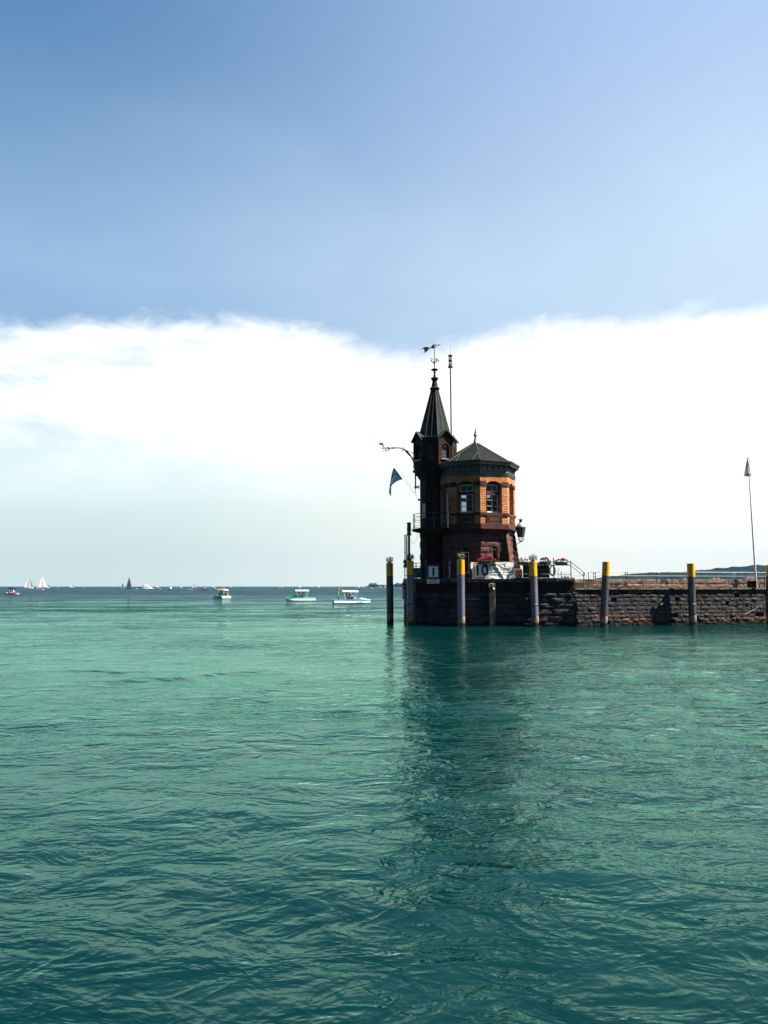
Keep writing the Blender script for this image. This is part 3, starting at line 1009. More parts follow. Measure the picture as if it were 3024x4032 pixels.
# floors closing the upper room
stn.lathe([(RB - 0.36, 2.92), (RB - 0.36, 3.0)], 8, rot=R(VA[0]))
wall_o = brk.build('brick_wall', 'brick', tower, fix=False)
stn.build('stone_trim', 'trim_stone', tower, bevel=0.008)
mb = MB()
for (k, T, W, u0, u1, zb) in win_list:        # dark inside faces of the walls
    mb.quad([T(0.15, -0.345, 3.0), T(u0, -0.345, 3.0), T(u0, -0.345, Z_TOP), T(0.15, -0.345, Z_TOP)])
    mb.quad([T(u1, -0.345, 3.0), T(W - 0.15, -0.345, 3.0), T(W - 0.15, -0.345, Z_TOP), T(u1, -0.345, Z_TOP)])
    mb.quad([T(u0, -0.345, 5.8), T(u1, -0.345, 5.8), T(u1, -0.345, Z_TOP), T(u0, -0.345, Z_TOP)])
    if k:
        mb.quad([T(u0, -0.345, 3.0), T(u1, -0.345, 3.0), T(u1, -0.345, zb), T(u0, -0.345, zb)])
mb.lathe([(0.01, 6.0), (RB - 0.36, 6.0)], 8, rot=R(VA[0]), cap=False)
mb.lathe([(0.01, 3.02), (RB - 0.36, 3.02)], 8, rot=R(VA[0]), cap=False)
mb.box(-0.9, -0.2, -0.6, 0.9, 3.03, 4.0)      # a desk and cabinet inside
mb.box(0.5, 1.0, 0.2, 1.0, 3.03, 4.9)
mb.build('room_lining', 'interior', tower, fix=False)


def window(T, u0, u1, zb, zs, rise):
    """white wooden frame with a small upper light, a stone transom and a six-pane lower light"""
    fr = MB()
    w0, w1 = -0.30, -0.24
    um = (u0 + u1) / 2
    zt = zs - 0.55                            # transom
    a, b = u0 + 0.09, u1 - 0.09
    lo, hi = zb + 0.02, zt - 0.06
    bar = 0.045
    for (x0, x1, z0, z1) in ((a, a + bar, lo, hi), (b - bar, b, lo, hi), (a + bar, b - bar, lo, lo + 0.09), (a + bar, b - bar, hi - bar, hi)):
        fr.box(x0, x1, w0, w1, z0, z1, T)
    lo2, hi2 = zt + 0.10, zs - 0.03
    for (x0, x1, z0, z1) in ((a, a + bar, lo2, hi2), (b - bar, b, lo2, hi2), (a + bar, b - bar, lo2, lo2 + bar), (a + bar, b - bar, hi2 - bar, hi2)):
        fr.box(x0, x1, w0, w1, z0, z1, T)
    for z in (lo + (hi - lo) * 0.36, lo + (hi - lo) * 0.68):
        fr.box(a + bar, b - bar, w0 + 0.02, w1 - 0.01, z - 0.010, z + 0.010, T)
    fr.box(um - 0.011, um + 0.011, w0 + 0.018, w1 - 0.008, lo + 0.09, hi - bar, T)
    fr.box(um - 0.011, um + 0.011, w0 + 0.018, w1 - 0.008, lo2 + bar, hi2 - bar, T)
    o = fr.build('window', 'white_paint', tower)
    p = MB()
    p.quad([T(a, -0.285, lo), T(b, -0.285, lo), T(b, -0.285, hi), T(a, -0.285, hi)])
    p.quad([T(a, -0.285, lo2), T(b, -0.285, lo2), T(b, -0.285, hi2), T(a, -0.285, hi2)])
    p.build('pane', 'glass', o, fix=False)
    s = MB()
    s.box(u0 + 0.002, u1 - 0.002, -0.31, -0.17, zt - 0.055, zt + 0.095, T)
    s.box(u0 + 0.002, a - 0.002, -0.31, -0.25, zb + 0.002, zt - 0.057, T)
    s.box(b + 0.002, u1 - 0.002, -0.31, -0.25, zb + 0.002, zt - 0.057, T)
    s.box(u0 + 0.002, a - 0.002, -0.31, -0.25, zt + 0.097, zs + 0.1, T)
    s.box(b + 0.002, u1 - 0.002, -0.31, -0.25, zt + 0.097, zs + 0.1, T)
    s.box(a, b, -0.31, -0.25, zs - 0.028, zs + rise, T)
    s.build('transom', 'trim_stone', o)


for (k, T, W, u0, u1, zb) in win_list:
    if k in (7,):
        continue
    if k:
        window(T, u0, u1, zb, 5.64, 0.16)
# arch voussoirs: a ring of upright bricks slightly proud
for (k, T, W, u0, u1, zb) in win_list:
    mb = MB()
    um, hw = (u0 + u1) / 2, (u1 - u0) / 2
    n = 15
    for i in range(n):
        def ap(t, off):
            x = um + (t * 2 - 1) * (hw + 0.02)
            z = 5.64 + 0.16 * (1 - (2 * t - 1) ** 2)
            lean = (2 * t - 1) * 0.35
            return x + lean * off, z + off
        t0, t1 = i / n + 0.006, (i + 1) / n - 0.006
        p = [ap(t0, 0.006), ap(t1, 0.006), ap(t1, 0.27), ap(t0, 0.27)]
        f = [T(q[0], 0.014, q[1]) for q in p]
        bk = [T(q[0], -0.02, q[1]) for q in p]
        mb.quad(f, [(i * 0.27 + 0.1, 0.03), (i * 0.27 + 0.2, 0.03), (i * 0.27 + 0.2, 0.08), (i * 0.27 + 0.1, 0.08)])
        for j in range(4):
            j2 = (j + 1) % 4
            mb.quad([f[j], f[j2], bk[j2], bk[j]], [(0.1, 0.03), (0.2, 0.03), (0.2, 0.08), (0.1, 0.08)])
    mb.build('window_arch', 'brick', tower, fix=False)

# door leaf standing open on the balcony
T, W = face_frame(c0, RB, VA[0], VA[1])
k, _, _, u0, u1, zb = win_list[0]
door = MB()
h0 = Vector(T(u1 - 0.03, -0.10, 0))
h1 = h0 + Vector((-0.175, -0.72, 0))
TD, WD = seg_frame(h0, h1)
for (x0, x1, z0, z1) in ((0, 0.09, 3.02, 5.0), (WD - 0.09, WD, 3.02, 5.0), (0.09, WD - 0.09, 3.02, 3.95), (0.09, WD - 0.09, 4.9, 5.0), (0.09, WD - 0.09, 4.42, 4.47)):
    door.box(x0, x1, -0.02, 0.02, z0, z1, TD)
do = door.build('door', 'white_paint', tower)
mb = MB()
mb.quad([TD(0.09, 0, 3.95), TD(WD - 0.09, 0, 3.95), TD(WD - 0.09, 0, 4.9), TD(0.09, 0, 4.9)])
mb.build('pane', 'glass', do, fix=False)
mb = MB()
mb.tube([TD(WD - 0.05, 0.03, 3.95), TD(WD - 0.05, 0.07, 3.95), TD(WD - 0.16, 0.07, 3.95)], 0.01, 6)
mb.tube([TD(WD - 0.05, -0.03, 3.95), TD(WD - 0.05, -0.07, 3.95), TD(WD - 0.16, -0.07, 3.95)], 0.01, 6)
mb.build('handle', 'iron', do)
mb = MB()
mb.box(u0 + 0.05, u0 + 0.11, -0.3, -0.22, 3.02, 5.1, T)
mb.box(u1 - 0.11, u1 - 0.05, -0.3, -0.22, 3.02, 5.1, T)
mb.box(u0 + 0.11, u1 - 0.11, -0.3, -0.22, 5.04, 5.1, T)
mb.box(u0 + 0.11, u1 - 0.11, -0.3, -0.22, 5.18, 5.24, T)
mb.box(u0 + 0.11, u1 - 0.11, -0.3, -0.22, 5.5, 5.56, T)
mb.box(u0 + 0.05, u0 + 0.11, -0.3, -0.22, 5.1, 5.56, T)
mb.box(u1 - 0.11, u1 - 0.05, -0.3, -0.22, 5.1, 5.56, T)
dfm = mb.build('door_frame', 'white_paint', tower)
mb = MB()
mb.quad([T(u0 + .1, -0.27, 5.2), T(u1 - .1, -0.27, 5.2), T(u1 - .1, -0.27, 5.55), T(u0 + .1, -0.27, 5.55)])
mb.build('pane', 'glass', dfm, fix=False)

# ---- cornice, brackets, gutter, roof
mb = MB()
mb.lathe([(RB - 0.2, 6.16), (RB + 0.035, 6.16), (RB + 0.035, 6.24), (RB + 0.06, 6.27), (RB + 0.06, 6.36), (RB + 0.02, 6.40), (RB + 0.02, 6.74), (RB + 0.24, 6.76), (RB + 0.25, 6.88), (RB + 0.31, 6.90), (RB + 0.31, 6.945), (RB + 0.2, 6.95)], 8, rot=R(VA[0]), cap=False)
mb.build('cornice', 'cornice', tower)
for k in range(8):
    T, W = face_frame(c0, RB + 0.02, VA[k], VA[k] + 45)
    for i in range(5):
        u = W * (i + 0.5) / 5
        b = MB()
        P = []
        for t in range(7):
            a = t / 6 * math.pi / 2
            P.append((0.19 * (1 - math.cos(a)) + 0.025, 6.46 + 0.28 * math.sin(a)))
        prof = [(0, 6.44)] + P + [(0, 6.739)]
        L_ = [T(u - 0.045, w, z) for w, z in prof]
        R_ = [T(u + 0.045, w, z) for w, z in prof]
        b.quad(L_)
        b.quad(R_[::-1])
        for j in range(len(prof)):
            j2 = (j + 1) % len(prof)
            b.quad([L_[j], R_[j], R_[j2], L_[j2]])
        b.build('bracket', 'cornice', tower)
mb = MB()
mb.lathe([(RB + 0.30, 6.96), (RB + 0.34, 6.97), (RB + 0.345, 7.03), (RB + 0.30, 7.035), (RB + 0.22, 7.0)], 8, rot=R(VA[0]), cap=False)
gut = mb.build('gutter', 'seam', tower)
APX = 8.56
mb = MB()
mb.lathe([(RB + 0.22, 6.98), (RB + 0.20, 7.0), (0.16, APX - 0.06), (0.12, APX)], 8, rot=R(VA[0]))
roof = mb.build('roof', 'roof_metal', tower)
mb = MB()


def rp(ang, t, lift=0.012):
    """a point on the roof: t=0 at the eave, t=1 at the top"""
    a = R(ang)
    r = (RB + 0.20) + (0.16 - RB - 0.20) * t
    z = 7.0 + (APX - 0.06 - 7.0) * t + lift
    return Vector((r * math.sin(a), -r * math.cos(a), z))


for k in range(8):
    mb.tube([rp(VA[k], 0), rp(VA[k], 1)], 0.022, 5)
    e0, e1 = rp(VA[k], 0), rp(VA[k] + 45, 0)
    # slanting seams that branch from each hip
    mb.tube([e0.lerp(e1, 0.26), rp(VA[k], 0.46)], 0.014, 5)
    mb.tube([e0.lerp(e1, 0.74), rp(VA[k] + 45, 0.46)], 0.014, 5)
mb.build('roof_seam', 'seam', roof)
mb = MB()
mb.lathe([(0.20, APX - 0.09), (0.17, APX - 0.02), (0.13, APX), (0.11, APX + .02), (0.055, APX + 0.36), (0.09, APX + 0.40), (0.115, APX + 0.46), (0.09, APX + 0.52), (0.045, APX + 0.56), (0.065, APX + 0.58), (0.035, APX + 0.75), (0.004, APX + 1.05)], 12)
mb.build('finial', 'iron', roof, smooth=True)

# ---- lower storey: rusticated sandstone blocks on a dark backing
RL = 2.33
mb = MB()
mb.lathe([(RL - 0.06, -0.02), (RL - 0.06, 2.93)], 8, rot=R(VA[0]))
mb.build('lower_core', 'pier_joint', tower)
mb = MB()
dark = MB()
plin = MB()
for k in range(8):
    T, W = face_frame(c0, RL, VA[k], VA[k] + 45)
    slot = (0.78, 1.10, 0.35, 1.72) if k == 2 else ((0.7, 1.05, 0.3, 1.55) if k == 1 else None)
    for (u0, u1, z0, z1, row) in courses(br, W, 0.0, 2.62, 0.375, 0.5, 1.0):
        parts = [(u0, u1)]
        if slot and z1 > slot[2] + 0.05 and z0 < slot[3] - 0.05:
            parts = []
            if u0 < slot[0]:
                parts.append((u0, min(u1, slot[0])))
            if u1 > slot[1]:
                parts.append((max(u0, slot[1]), u1))
        for (a, b) in parts:
            if b - a > 0.08:
                rough_block(mb, T, a + 0.014, b - 0.014, z0 + 0.018, z1 - 0.018, -0.06, br.uniform(0.0, 0.03), 0.022, 0.012, br.random() * 40, 4, 3)
    # smooth frieze below the ledge
    dark.box(-0.02, W + 0.02, -0.06, 0.035, 2.63, 2.7625, T)
    dark.box(-0.04, W + 0.04, -0.06, 0.085, 2.762, 2.898, T)
    plin.box(-0.02, W + 0.02, -0.02, 0.07, 0.0, 0.16, T)
mb.build('lower_stonework', 'sandstone', tower, fix=False)
dark.build('lower_frieze', 'trim_stone', tower, bevel=0.01)
plin.build('plinth', 'trim_stone', tower, bevel=0.01)
# the two small lower lights
for k, (ua, ub, za, zb_) in ((2, (0.78, 1.10, 0.35, 1.72)), (1, (0.7, 1.05, 0.3, 1.55))):
    T, W = face_frame(c0, RL, VA[k], VA[k] + 45)
    f = MB()
    um = (ua + ub) / 2
    for (x0, x1, z0, z1) in ((ua + .01, ua + 0.06, za, zb_), (ub - 0.05, ub - .01, za, zb_), (ua + 0.06, ub - 0.05, za, za + 0.05), (ua + 0.06, ub - 0.05, zb_ - 0.05, zb_), (ua + 0.06, ub - 0.05, (za + zb_) / 2 - .01, (za + zb_) / 2 + .01)):
        f.box(x0, x1, -0.055, -0.03, z0, z1, T)
    o = f.build('window', 'white_paint' if k == 1 else 'iron', tower)
    p = MB()
    p.quad([T(ua, -0.045, za), T(ub, -0.045, za), T(ub, -0.045, zb_), T(ua, -0.045, zb_)])
    p.build('pane', 'glass', o, fix=False)
# battered corner buttresses
for k in (3, 4, 5, 6, 7):
    a = R(VA[k])
    d = Vector((math.sin(a), -math.cos(a), 0))
    s = Vector((d.y, -d.x, 0))
    b = MB()
    hw = 0.15
    for i in range(6):
        z0, z1 = 0.62 + i * 0.345, 0.62 + (i + 1) * 0.345 - 0.014
        r0, r1 = RL + 0.36 - 0.30 * (i / 6), RL + 0.36 - 0.30 * ((i + 1) / 6)
        pts = [d * (RL - 0.1) - s * hw, d * r0 - s * hw, d * r0 + s * hw, d * (RL - 0.1) + s * hw]
        pt2 = [d * (RL - 0.1) - s * hw, d * r1 - s * hw, d * r1 + s * hw, d * (RL - 0.1) + s * hw]
        bb = len(b.v)
        b.v += [(p.x, p.y, z0) for p in pts] + [(p.x, p.y, z1) for p in pt2]
        for q in ((3, 2, 1, 0), (4, 5, 6, 7), (0, 1, 5, 4), (1, 2, 6, 5), (2, 3, 7, 6), (3, 0, 4, 7)):
            b.face([bb + x for x in q])
    pts = [d * (RL - 0.1) - s * .19, d * (RL + 0.46) - s * .19, d * (RL + 0.46) + s * .19, d * (RL - 0.1) + s * .19]
    b.prism([(p.x, p.y) for p in pts], 0.0, 0.50)
    pt2 = [d * (RL - 0.1) - s * hw, d * (RL + .37) - s * hw, d * (RL + .37) + s * hw, d * (RL - 0.1) + s * hw]
    bb = len(b.v)
    b.v += [(p.x, p.y, 0.502) for p in pts] + [(p.x, p.y, 0.612) for p in pt2]
    for q in ((3, 2, 1, 0), (4, 5, 6, 7), (0, 1, 5, 4), (1, 2, 6, 5), (2, 3, 7, 6), (3, 0, 4, 7)):
        b.face([bb + x for x in q])
    b.build('buttress', 'sandstone', tower, bevel=0.015)

# ---- stair turret
S0 = (3.26 - OX, 48.0 - OY)
TA = [-85 + 45 * k for k in range(8)]
RS, RT = 0.98, 1.36
mb = MB()
mb.lathe([(RS - 0.04, 0), (RS - 0.04, 6.2)], 8, c=S0, rot=R(TA[0]))
mb.build('stair_core', 'pier_joint', tower)
mb = MB()
for k in range(8):
    T, W = face_frame(S0, RS, TA[k], TA[k] + 45)
    for (u0, u1, z0, z1, row) in courses(br, W, 0.0, 2.85, 0.36, 0.3, 0.6):
        rough_block(mb, T, u0 + 0.006, u1 - 0.006, z0 + 0.010, z1 - 0.010, -0.04, 0.05 if row % 2 else 0.02, 0.016, 0.012, br.random() * 40, 4, 3)
    for (u0, u1, z0, z1, row) in courses(br, W, 2.87, 6.15, 0.30, 0.3, 0.6):
        rough_block(mb, T, u0 + 0.004, u1 - 0.004, z0 + 0.005, z1 - 0.005, -0.04, 0.01, 0.006, 0.006, br.random() * 40, 3, 2)
mb.build('stair_stonework', 'shaded_soot_stone', tower, fix=False)
# narrow stair window and blind niche
T, W = face_frame(S0, RS, TA[0], TA[0] + 45)
mb = MB()
for (x0, x1, z0, z1) in ((0.36, 0.42, 3.75, 4.65), (0.60, 0.66, 3.75, 4.65), (0.42, 0.60, 3.75, 3.81), (0.42, 0.60, 4.59, 4.65)):
    mb.box(x0, x1, 0.0, 0.05, z0, z1, T)
sw = mb.build('window', 'white_paint', tower)
mb = MB()
mb.quad([T(0.42, 0.03, 3.81), T(0.60, 0.03, 3.81), T(0.60, 0.03, 4.59), T(0.42, 0.03, 4.59)])
mb.build('pane', 'glass', sw, fix=False)
mb = MB()
mb.box(0.18, 0.70, 0.0, 0.06, 4.72, 4.80, T)
for i in range(7):
    a0, a1 = math.pi * i / 7, math.pi * (i + 1) / 7
    mb.quad([T(0.44 - 0.2 * math.cos(a0), 0.035, 4.95 + 0.30 * math.sin(a0)), T(0.44 - 0.2 * math.cos(a1), 0.035, 4.95 + 0.30 * math.sin(a1)), T(0.44 - 0.26 * math.cos(a1), 0.035, 4.95 + 0.37 * math.sin(a1)), T(0.44 - 0.26 * math.cos(a0), 0.035, 4.95 + 0.37 * math.sin(a0))])
mb.build('blind_niche', 'trim_stone', tower, fix=False)
# corbelled belfry stage
mb = MB()
zc = 6.15
mb.lathe([(RS, zc), (RS + 0.04, zc + 0.10), (RS + 0.12, zc + 0.14), (RS + 0.14, zc + 0.26), (RS + 0.24, zc + 0.32), (RS + 0.26, zc + 0.42), (RT + 0.02, zc + 0.52), (RT + 0.09, zc + 0.56), (RT + 0.09, zc + 0.66), (RT + 0.0, zc + 0.70), (RT + 0.0, zc + 0.80), (RT + 0.05, zc + 0.83), (RT + 0.05, zc + 0.88), (RT - 0.2, zc + 0.9)], 8, c=S0, rot=R(TA[0]), cap=False)
mb.build('corbel', 'shaded_soot_stone', tower)
ZB0, ZB1 = 6.95, 8.75
bel = MB()
for k in range(8):
    T, W = face_frame(S0, RT, TA[k], TA[k] + 45)
    if k % 2 == 0:
        wall_panel(bel, T, W, ZB0, ZB1, 0.24, W - 0.24, 7.42, 8.16, 0.22, 0.16)
    else:
        wall_panel(bel, T, W, ZB0, ZB1, 0.34, W - 0.34, 7.30, 8.30, 0.0, 0.10)
    # corner strips
    bel.box(-0.02, 0.10, -0.02, 0.04, ZB0, ZB1 - 0.12, T)
    bel.box(W - 0.10, W + 0.02, -0.02, 0.04, ZB0, ZB1 - 0.12, T)
bel.build('belfry_wall', 'shaded_soot_stone', tower, fix=False)
for k in range(8):
    T, W = face_frame(S0, RT, TA[k], TA[k] + 45)
    lv = MB()
    if k % 2 == 0:
        a, b, z0, z1 = 0.24, W - 0.24, 7.42, 8.02
        dd = 0.16
    else:
        a, b, z0, z1 = 0.34, W - 0.34, 7.30, 8.30
        dd = 0.10
    n = int((z1 - z0) / 0.075)
    for i in range(n):
        z = z0 + (z1 - z0) * i / n
        P = [T(a + .01, -dd + 0.0, z + 0.075), T(b - .01, -dd + 0.0, z + 0.075), T(b - .01, -dd + 0.06, z + 0.02), T(a + .01, -dd + 0.06, z + 0.02)]
        lv.quad(P)
        lv.quad([T(a + .01, -dd + 0.06, z + 0.02), T(b - .01, -dd + 0.06, z + 0.02), T(b - .01, -dd + 0.055, z), T(a + .01, -dd + 0.055, z)])
    lv.quad([T(a, -dd - 0.004, z0), T(b, -dd - 0.004, z0), T(b, -dd - 0.004, z1 + 0.4), T(a, -dd - 0.004, z1 + 0.4)])
    lo = lv.build('louvre', 'louvre', tower, fix=False)
    sl_ = MB()
    if k % 2 == 0:
        sl_.box(a - 0.05, b + 0.05, -0.02, 0.07, 7.36, 7.418, T)
        sl_.build('sill', 'steel', lo)
        rs = MB()
        cpt = T((a + b) / 2, -0.10, 8.16)
        rs.ball(cpt, 0.075, 10, 6, (1, 1, 1))
        rs.box(a + .005, b - .005, -0.155, -0.10, 8.025, 8.07, T)
        rs.build('rosette', 'trim_stone', lo)
# gables over every other face, eaves over the others
ZE = ZB1
for k in range(8):
    T, W = face_frame(S0, RT, TA[k], TA[k] + 45)
    g = MB()
    if k % 2 == 0:
        um = W / 2
        ap_ = ZE + 0.42
        g.quad([T(0.0, 0.0, ZE), T(W, 0.0, ZE), T(um, 0.0, ap_)])
        g.build('gable', 'shaded_soot_stone', tower, fix=False)
        rf = MB()
        o_ = 0.16
        for s_ in (-1, 1):
            ue = um + s_ * (um + 0.12)
            ze = ZE - 0.15
            th = 0.05
            q0 = [T(ue, o_, ze), T(um, o_, ap_ + 0.02), T(um, -0.75, ap_ + 0.02), T(ue, -0.35, ze)]
            q1 = [(p[0], p[1], p[2] + th) for p in q0]
            rf.quad(q0)
            rf.quad(q1[::-1])
            for i in range(4):
                j = (i + 1) % 4
                rf.quad([q0[i], q0[j], q1[j], q1[i]])
        rf.build('gable_roof', 'spire_metal', tower, fix=False)
        if k in (2, 4):
            sp = MB()
            sp.tube([T(um - 0.02, 0.1, ap_ + 0.05), T(um + 0.03, 0.16, ap_ + 0.20)], 0.015, 5, r1=0.004)
            sp.build('gable_spike', 'iron', tower)
    else:
        g.box(-0.03, W + 0.03, -0.3, 0.10, ZE - 0.05, ZE + 0.03, T)
        g.box(0.0, W, -0.1, 0.05, ZE - 0.13, ZE - 0.052, T)
        g.build('eave', 'spire_metal', tower)
mb = MB()
mb.lathe([(RT - 0.02, ZE - 0.02), (RT + 0.0, ZE + 0.035), (1.06, ZE + 0.12), (0.245, 12.02)], 8, c=S0, rot=R(TA[0]), cap=False)
spire = mb.build('spire', 'spire_metal', tower)
mb = MB()
for k in range(16):
    a = R(TA[0] + 22.5 * k)
    f = 1.0 if k % 2 == 0 else math.cos(R(22.5))
    r0, r1 = 1.075 * f, 0.255 * f
    mb.tube([(S0[0] + r0 * math.sin(a), S0[1] - r0 * math.cos(a), ZE + 0.12), (S0[0] + r1 * math.sin(a), S0[1] - r1 * math.cos(a), 12.02)], 0.020 if k % 2 == 0 else 0.014, 5)
mb.build('seam', 'seam', spire)
mb = MB()
mb.lathe([(0.24, 12.0), (0.30, 12.10), (0.33, 12.17), (0.28, 12.22), (0.22, 12.24), (0.15, 12.63), (0.14, 12.66), (0.19, 12.72), (0.245, 12.80), (0.24, 12.85), (0.16, 12.89), (0.10, 12.90),
          (0.055, 13.14), (0.06, 13.18), (0.095, 13.21), (0.06, 13.25), (0.045, 13.27), (0.10, 13.34), (0.22, 13.37), (0.225, 13.43), (0.12, 13.47), (0.035, 13.49), (0.03, 13.8), (0.02, 14.75)], 16, c=S0)
fin = mb.build('finial', 'spire_metal', spire, smooth=True)

# ---- weather vane (parts of the tower: letters ring and vane)
vx, vy = S0
mb = MB()
# cross arms
for ang in (20, 110):
    a = R(ang)
    d = Vector((math.cos(a), math.sin(a), 0))
    mb.tube([Vector((vx, vy, 13.93)) - d * 0.28, Vector((vx, vy, 13.93)) + d * 0.28], 0.014, 6)
    for s_ in (-1, 1):
        c = Vector((vx, vy, 13.93)) + d * 0.17 * s_
        mb.tube([c + d * 0.05 * s_ * math.cos(t) + Vector((0, 0, -0.05 + 0.05 * math.sin(t))) for t in [x * 0.6 for x in range(9)]], 0.010, 5)
mb.lathe([(0.03, 13.75), (0.06, 13.86), (0.03, 13.97)], 10, c=S0)
cl_ = mb.build('compass_cross', 'iron', spire)
for ch, ang in (('N', 20), ('S', 200), ('O', 110), ('W', 290)):
    me = text_mesh(ch, 0.30, 0.006, 'CENTER')
    a = R(ang)
    bm = bmesh.new()
    bm.from_mesh(me)
    ex = bmesh.ops.extrude_face_region(bm, geom=bm.faces[:])
    bmesh.ops.translate(bm, verts=[v for v in ex['geom'] if isinstance(v, bmesh.types.BMVert)], vec=(0, 0, 0.015))
    bm.transform(Matrix.Translation((vx + 0.22 * math.cos(a), vy + 0.22 * math.sin(a), 13.96)) @ Matrix.Rotation(R(12), 4, 'Z') @ Matrix.Rotation(R(90), 4, 'X'))
    bm.to_mesh(me)
    bm.free()
    me.materials.append(M['iron'])
    lo = bpy.data.objects.new('compass_letter', me)
    COL.objects.link(lo)
    lo.parent = cl_
# vane outline, in the plane facing the harbour; measured from the photo, given thickness
def vq(px, py):
    p = at(px, py, 48.0)
    return (p.x - OX, p.z - DZ)


def plate(mb, pts, y, th=0.012):
    n = len(pts)
    b = len(mb.v)
    mb.v += [(p[0], y - th, p[1]) for p in pts] + [(p[0], y + th, p[1]) for p in pts]
    mb.face([b + i for i in range(n)])
    mb.face([b + n + i for i in range(n)][::-1])
    for i in range(n):
        j = (i + 1) % n
        mb.face([b + i, b + j, b + n + j, b + n + i])


def zp(x, y):                                 # position in the enlarged view of the photo
    return vq(1620 + x * 240 / 1659, 1330 + y * 240 / 1659)


mb = MB()
plate(mb, [zp(*q) for q in ((275, 300), (340, 258), (410, 245), (455, 258), (490, 285), (470, 320), (430, 365), (380, 395), (318, 415), (352, 380), (362, 345), (350, 318), (325, 296))], vy)
plate(mb, [zp(*q) for q in ((520, 268), (545, 235), (575, 195), (610, 180), (640, 190), (625, 215), (620, 240), (632, 270), (622, 296), (585, 296), (550, 280), (520, 276))], vy)
mb.tube([(zp(485, 280)[0], vy, zp(485, 280)[1]), (zp(560, 262)[0], vy, zp(560, 262)[1])], 0.02, 6)
mb.tube([(zp(610, 235)[0], vy, zp(610, 235)[1]), (zp(720, 203)[0], vy, zp(720, 203)[1])], 0.016, 6)
plate(mb, [zp(*q) for q in ((708, 200), (722, 185), (745, 188), (798, 174), (800, 182), (755, 200), (738, 222), (722, 212))], vy)
for (cx_, cy_, rr) in ((642, 227, 58), (645, 250, 22), (648, 205, 20), (505, 258, 18), (508, 297, 16)):
    mb.tube([(zp(cx_ + rr * math.cos(t) * 0.75, 0)[0], vy, zp(0, cy_ + rr * math.sin(t))[1]) for t in [x * math.pi / 8 for x in range(17)]], 0.010, 5)
for q in ((266, 304), (282, 416), (345, 335)):
    mb.ball((zp(*q)[0], vy, zp(*q)[1]), 0.028, 8, 6)
mb.build('weather_vane', 'iron', spire)

# ---- balcony
BC = (3.30 - OX, 47.10 - OY)
BRr = 1.55


def bp_(ang, r, z):
    return (BC[0] + r * math.sin(R(ang)), BC[1] - r * math.cos(R(ang)), z)


angs = [-150 + i * (170 / 34) for i in range(35)]
mb = MB()
P = []
for a in angs:
    P.append([bp_(a, 0.5, 3.02), bp_(a, BRr, 3.02), bp_(a, BRr + 0.03, 2.98), bp_(a, BRr + 0.0, 2.90), bp_(a, BRr - 0.25, 2.84), bp_(a, BRr - 0.5, 2.80), bp_(a, 0.5, 2.78)])
mb.grid(P)
mb.face([i for i in range(7)])
mb.face([34 * 7 + i for i in range(7)][::-1])
bal = mb.build('balcony', 'shaded_soot_stone', tower)
rail = MB()
for z, r_ in ((3.92, 0.020), (3.66, 0.014), (3.52, 0.012), (3.20, 0.014)):
    rail.tube([bp_(a, BRr - 0.06, z) for a in angs], r_, 6)
rail.build('railing', 'rail_iron', bal)
for a in (-150, -112, -84, -45, -12, 20):
    p = MB()
    p.tube([bp_(a, BRr - 0.06, 3.0), bp_(a, BRr - 0.06, 3.95)], 0.022, 6)
    p.build('railing_post', 'rail_iron', bal)
# downpipe at the back of the turret and lightning wire down the front corner
mb = MB()
mb.tube([(S0[0] + 1.0, S0[1] + 0.6, 0), (S0[0] + 1.0, S0[1] + 0.6, 6.0)], 0.04, 6)
mb.build('downpipe', 'iron', tower)


# ================================================================== PILES, RAILINGS, SIGNS
def leafy(mb, c, w, h, n, size, r, droop=0.0):
    for _ in range(n):
        a, e = r.uniform(0, 6.283), r.random()
        rr = math.sqrt(r.random())
        p = Vector((c[0] + math.cos(a) * rr * w[0] / 2, c[1] + math.sin(a) * rr * w[1] / 2, c[2] + h * e * (1.15 - 0.6 * rr) - droop * rr))
        d1 = Vector((r.gauss(0, 1), r.gauss(0, 1), r.gauss(0, .6))).normalized()
        d2 = d1.cross(Vector((r.gauss(0, 1), r.gauss(0, 1), r.gauss(0, 1)))).normalized()
        s = size * r.uniform(0.6, 1.3)
        mb.quad([p - d1 * s, p + d2 * s * .5, p + d1 * s, p - d2 * s * .5])


def blossoms(mb, pts, size, r):
    for p in pts:
        for k in range(7):
            q = (p[0] + r.gauss(0, size * .45), p[1] + r.gauss(0, size * .45), p[2] + r.gauss(0, size * .35))
            mb.ball(q, size * r.uniform(0.35, 0.5), 6, 4)


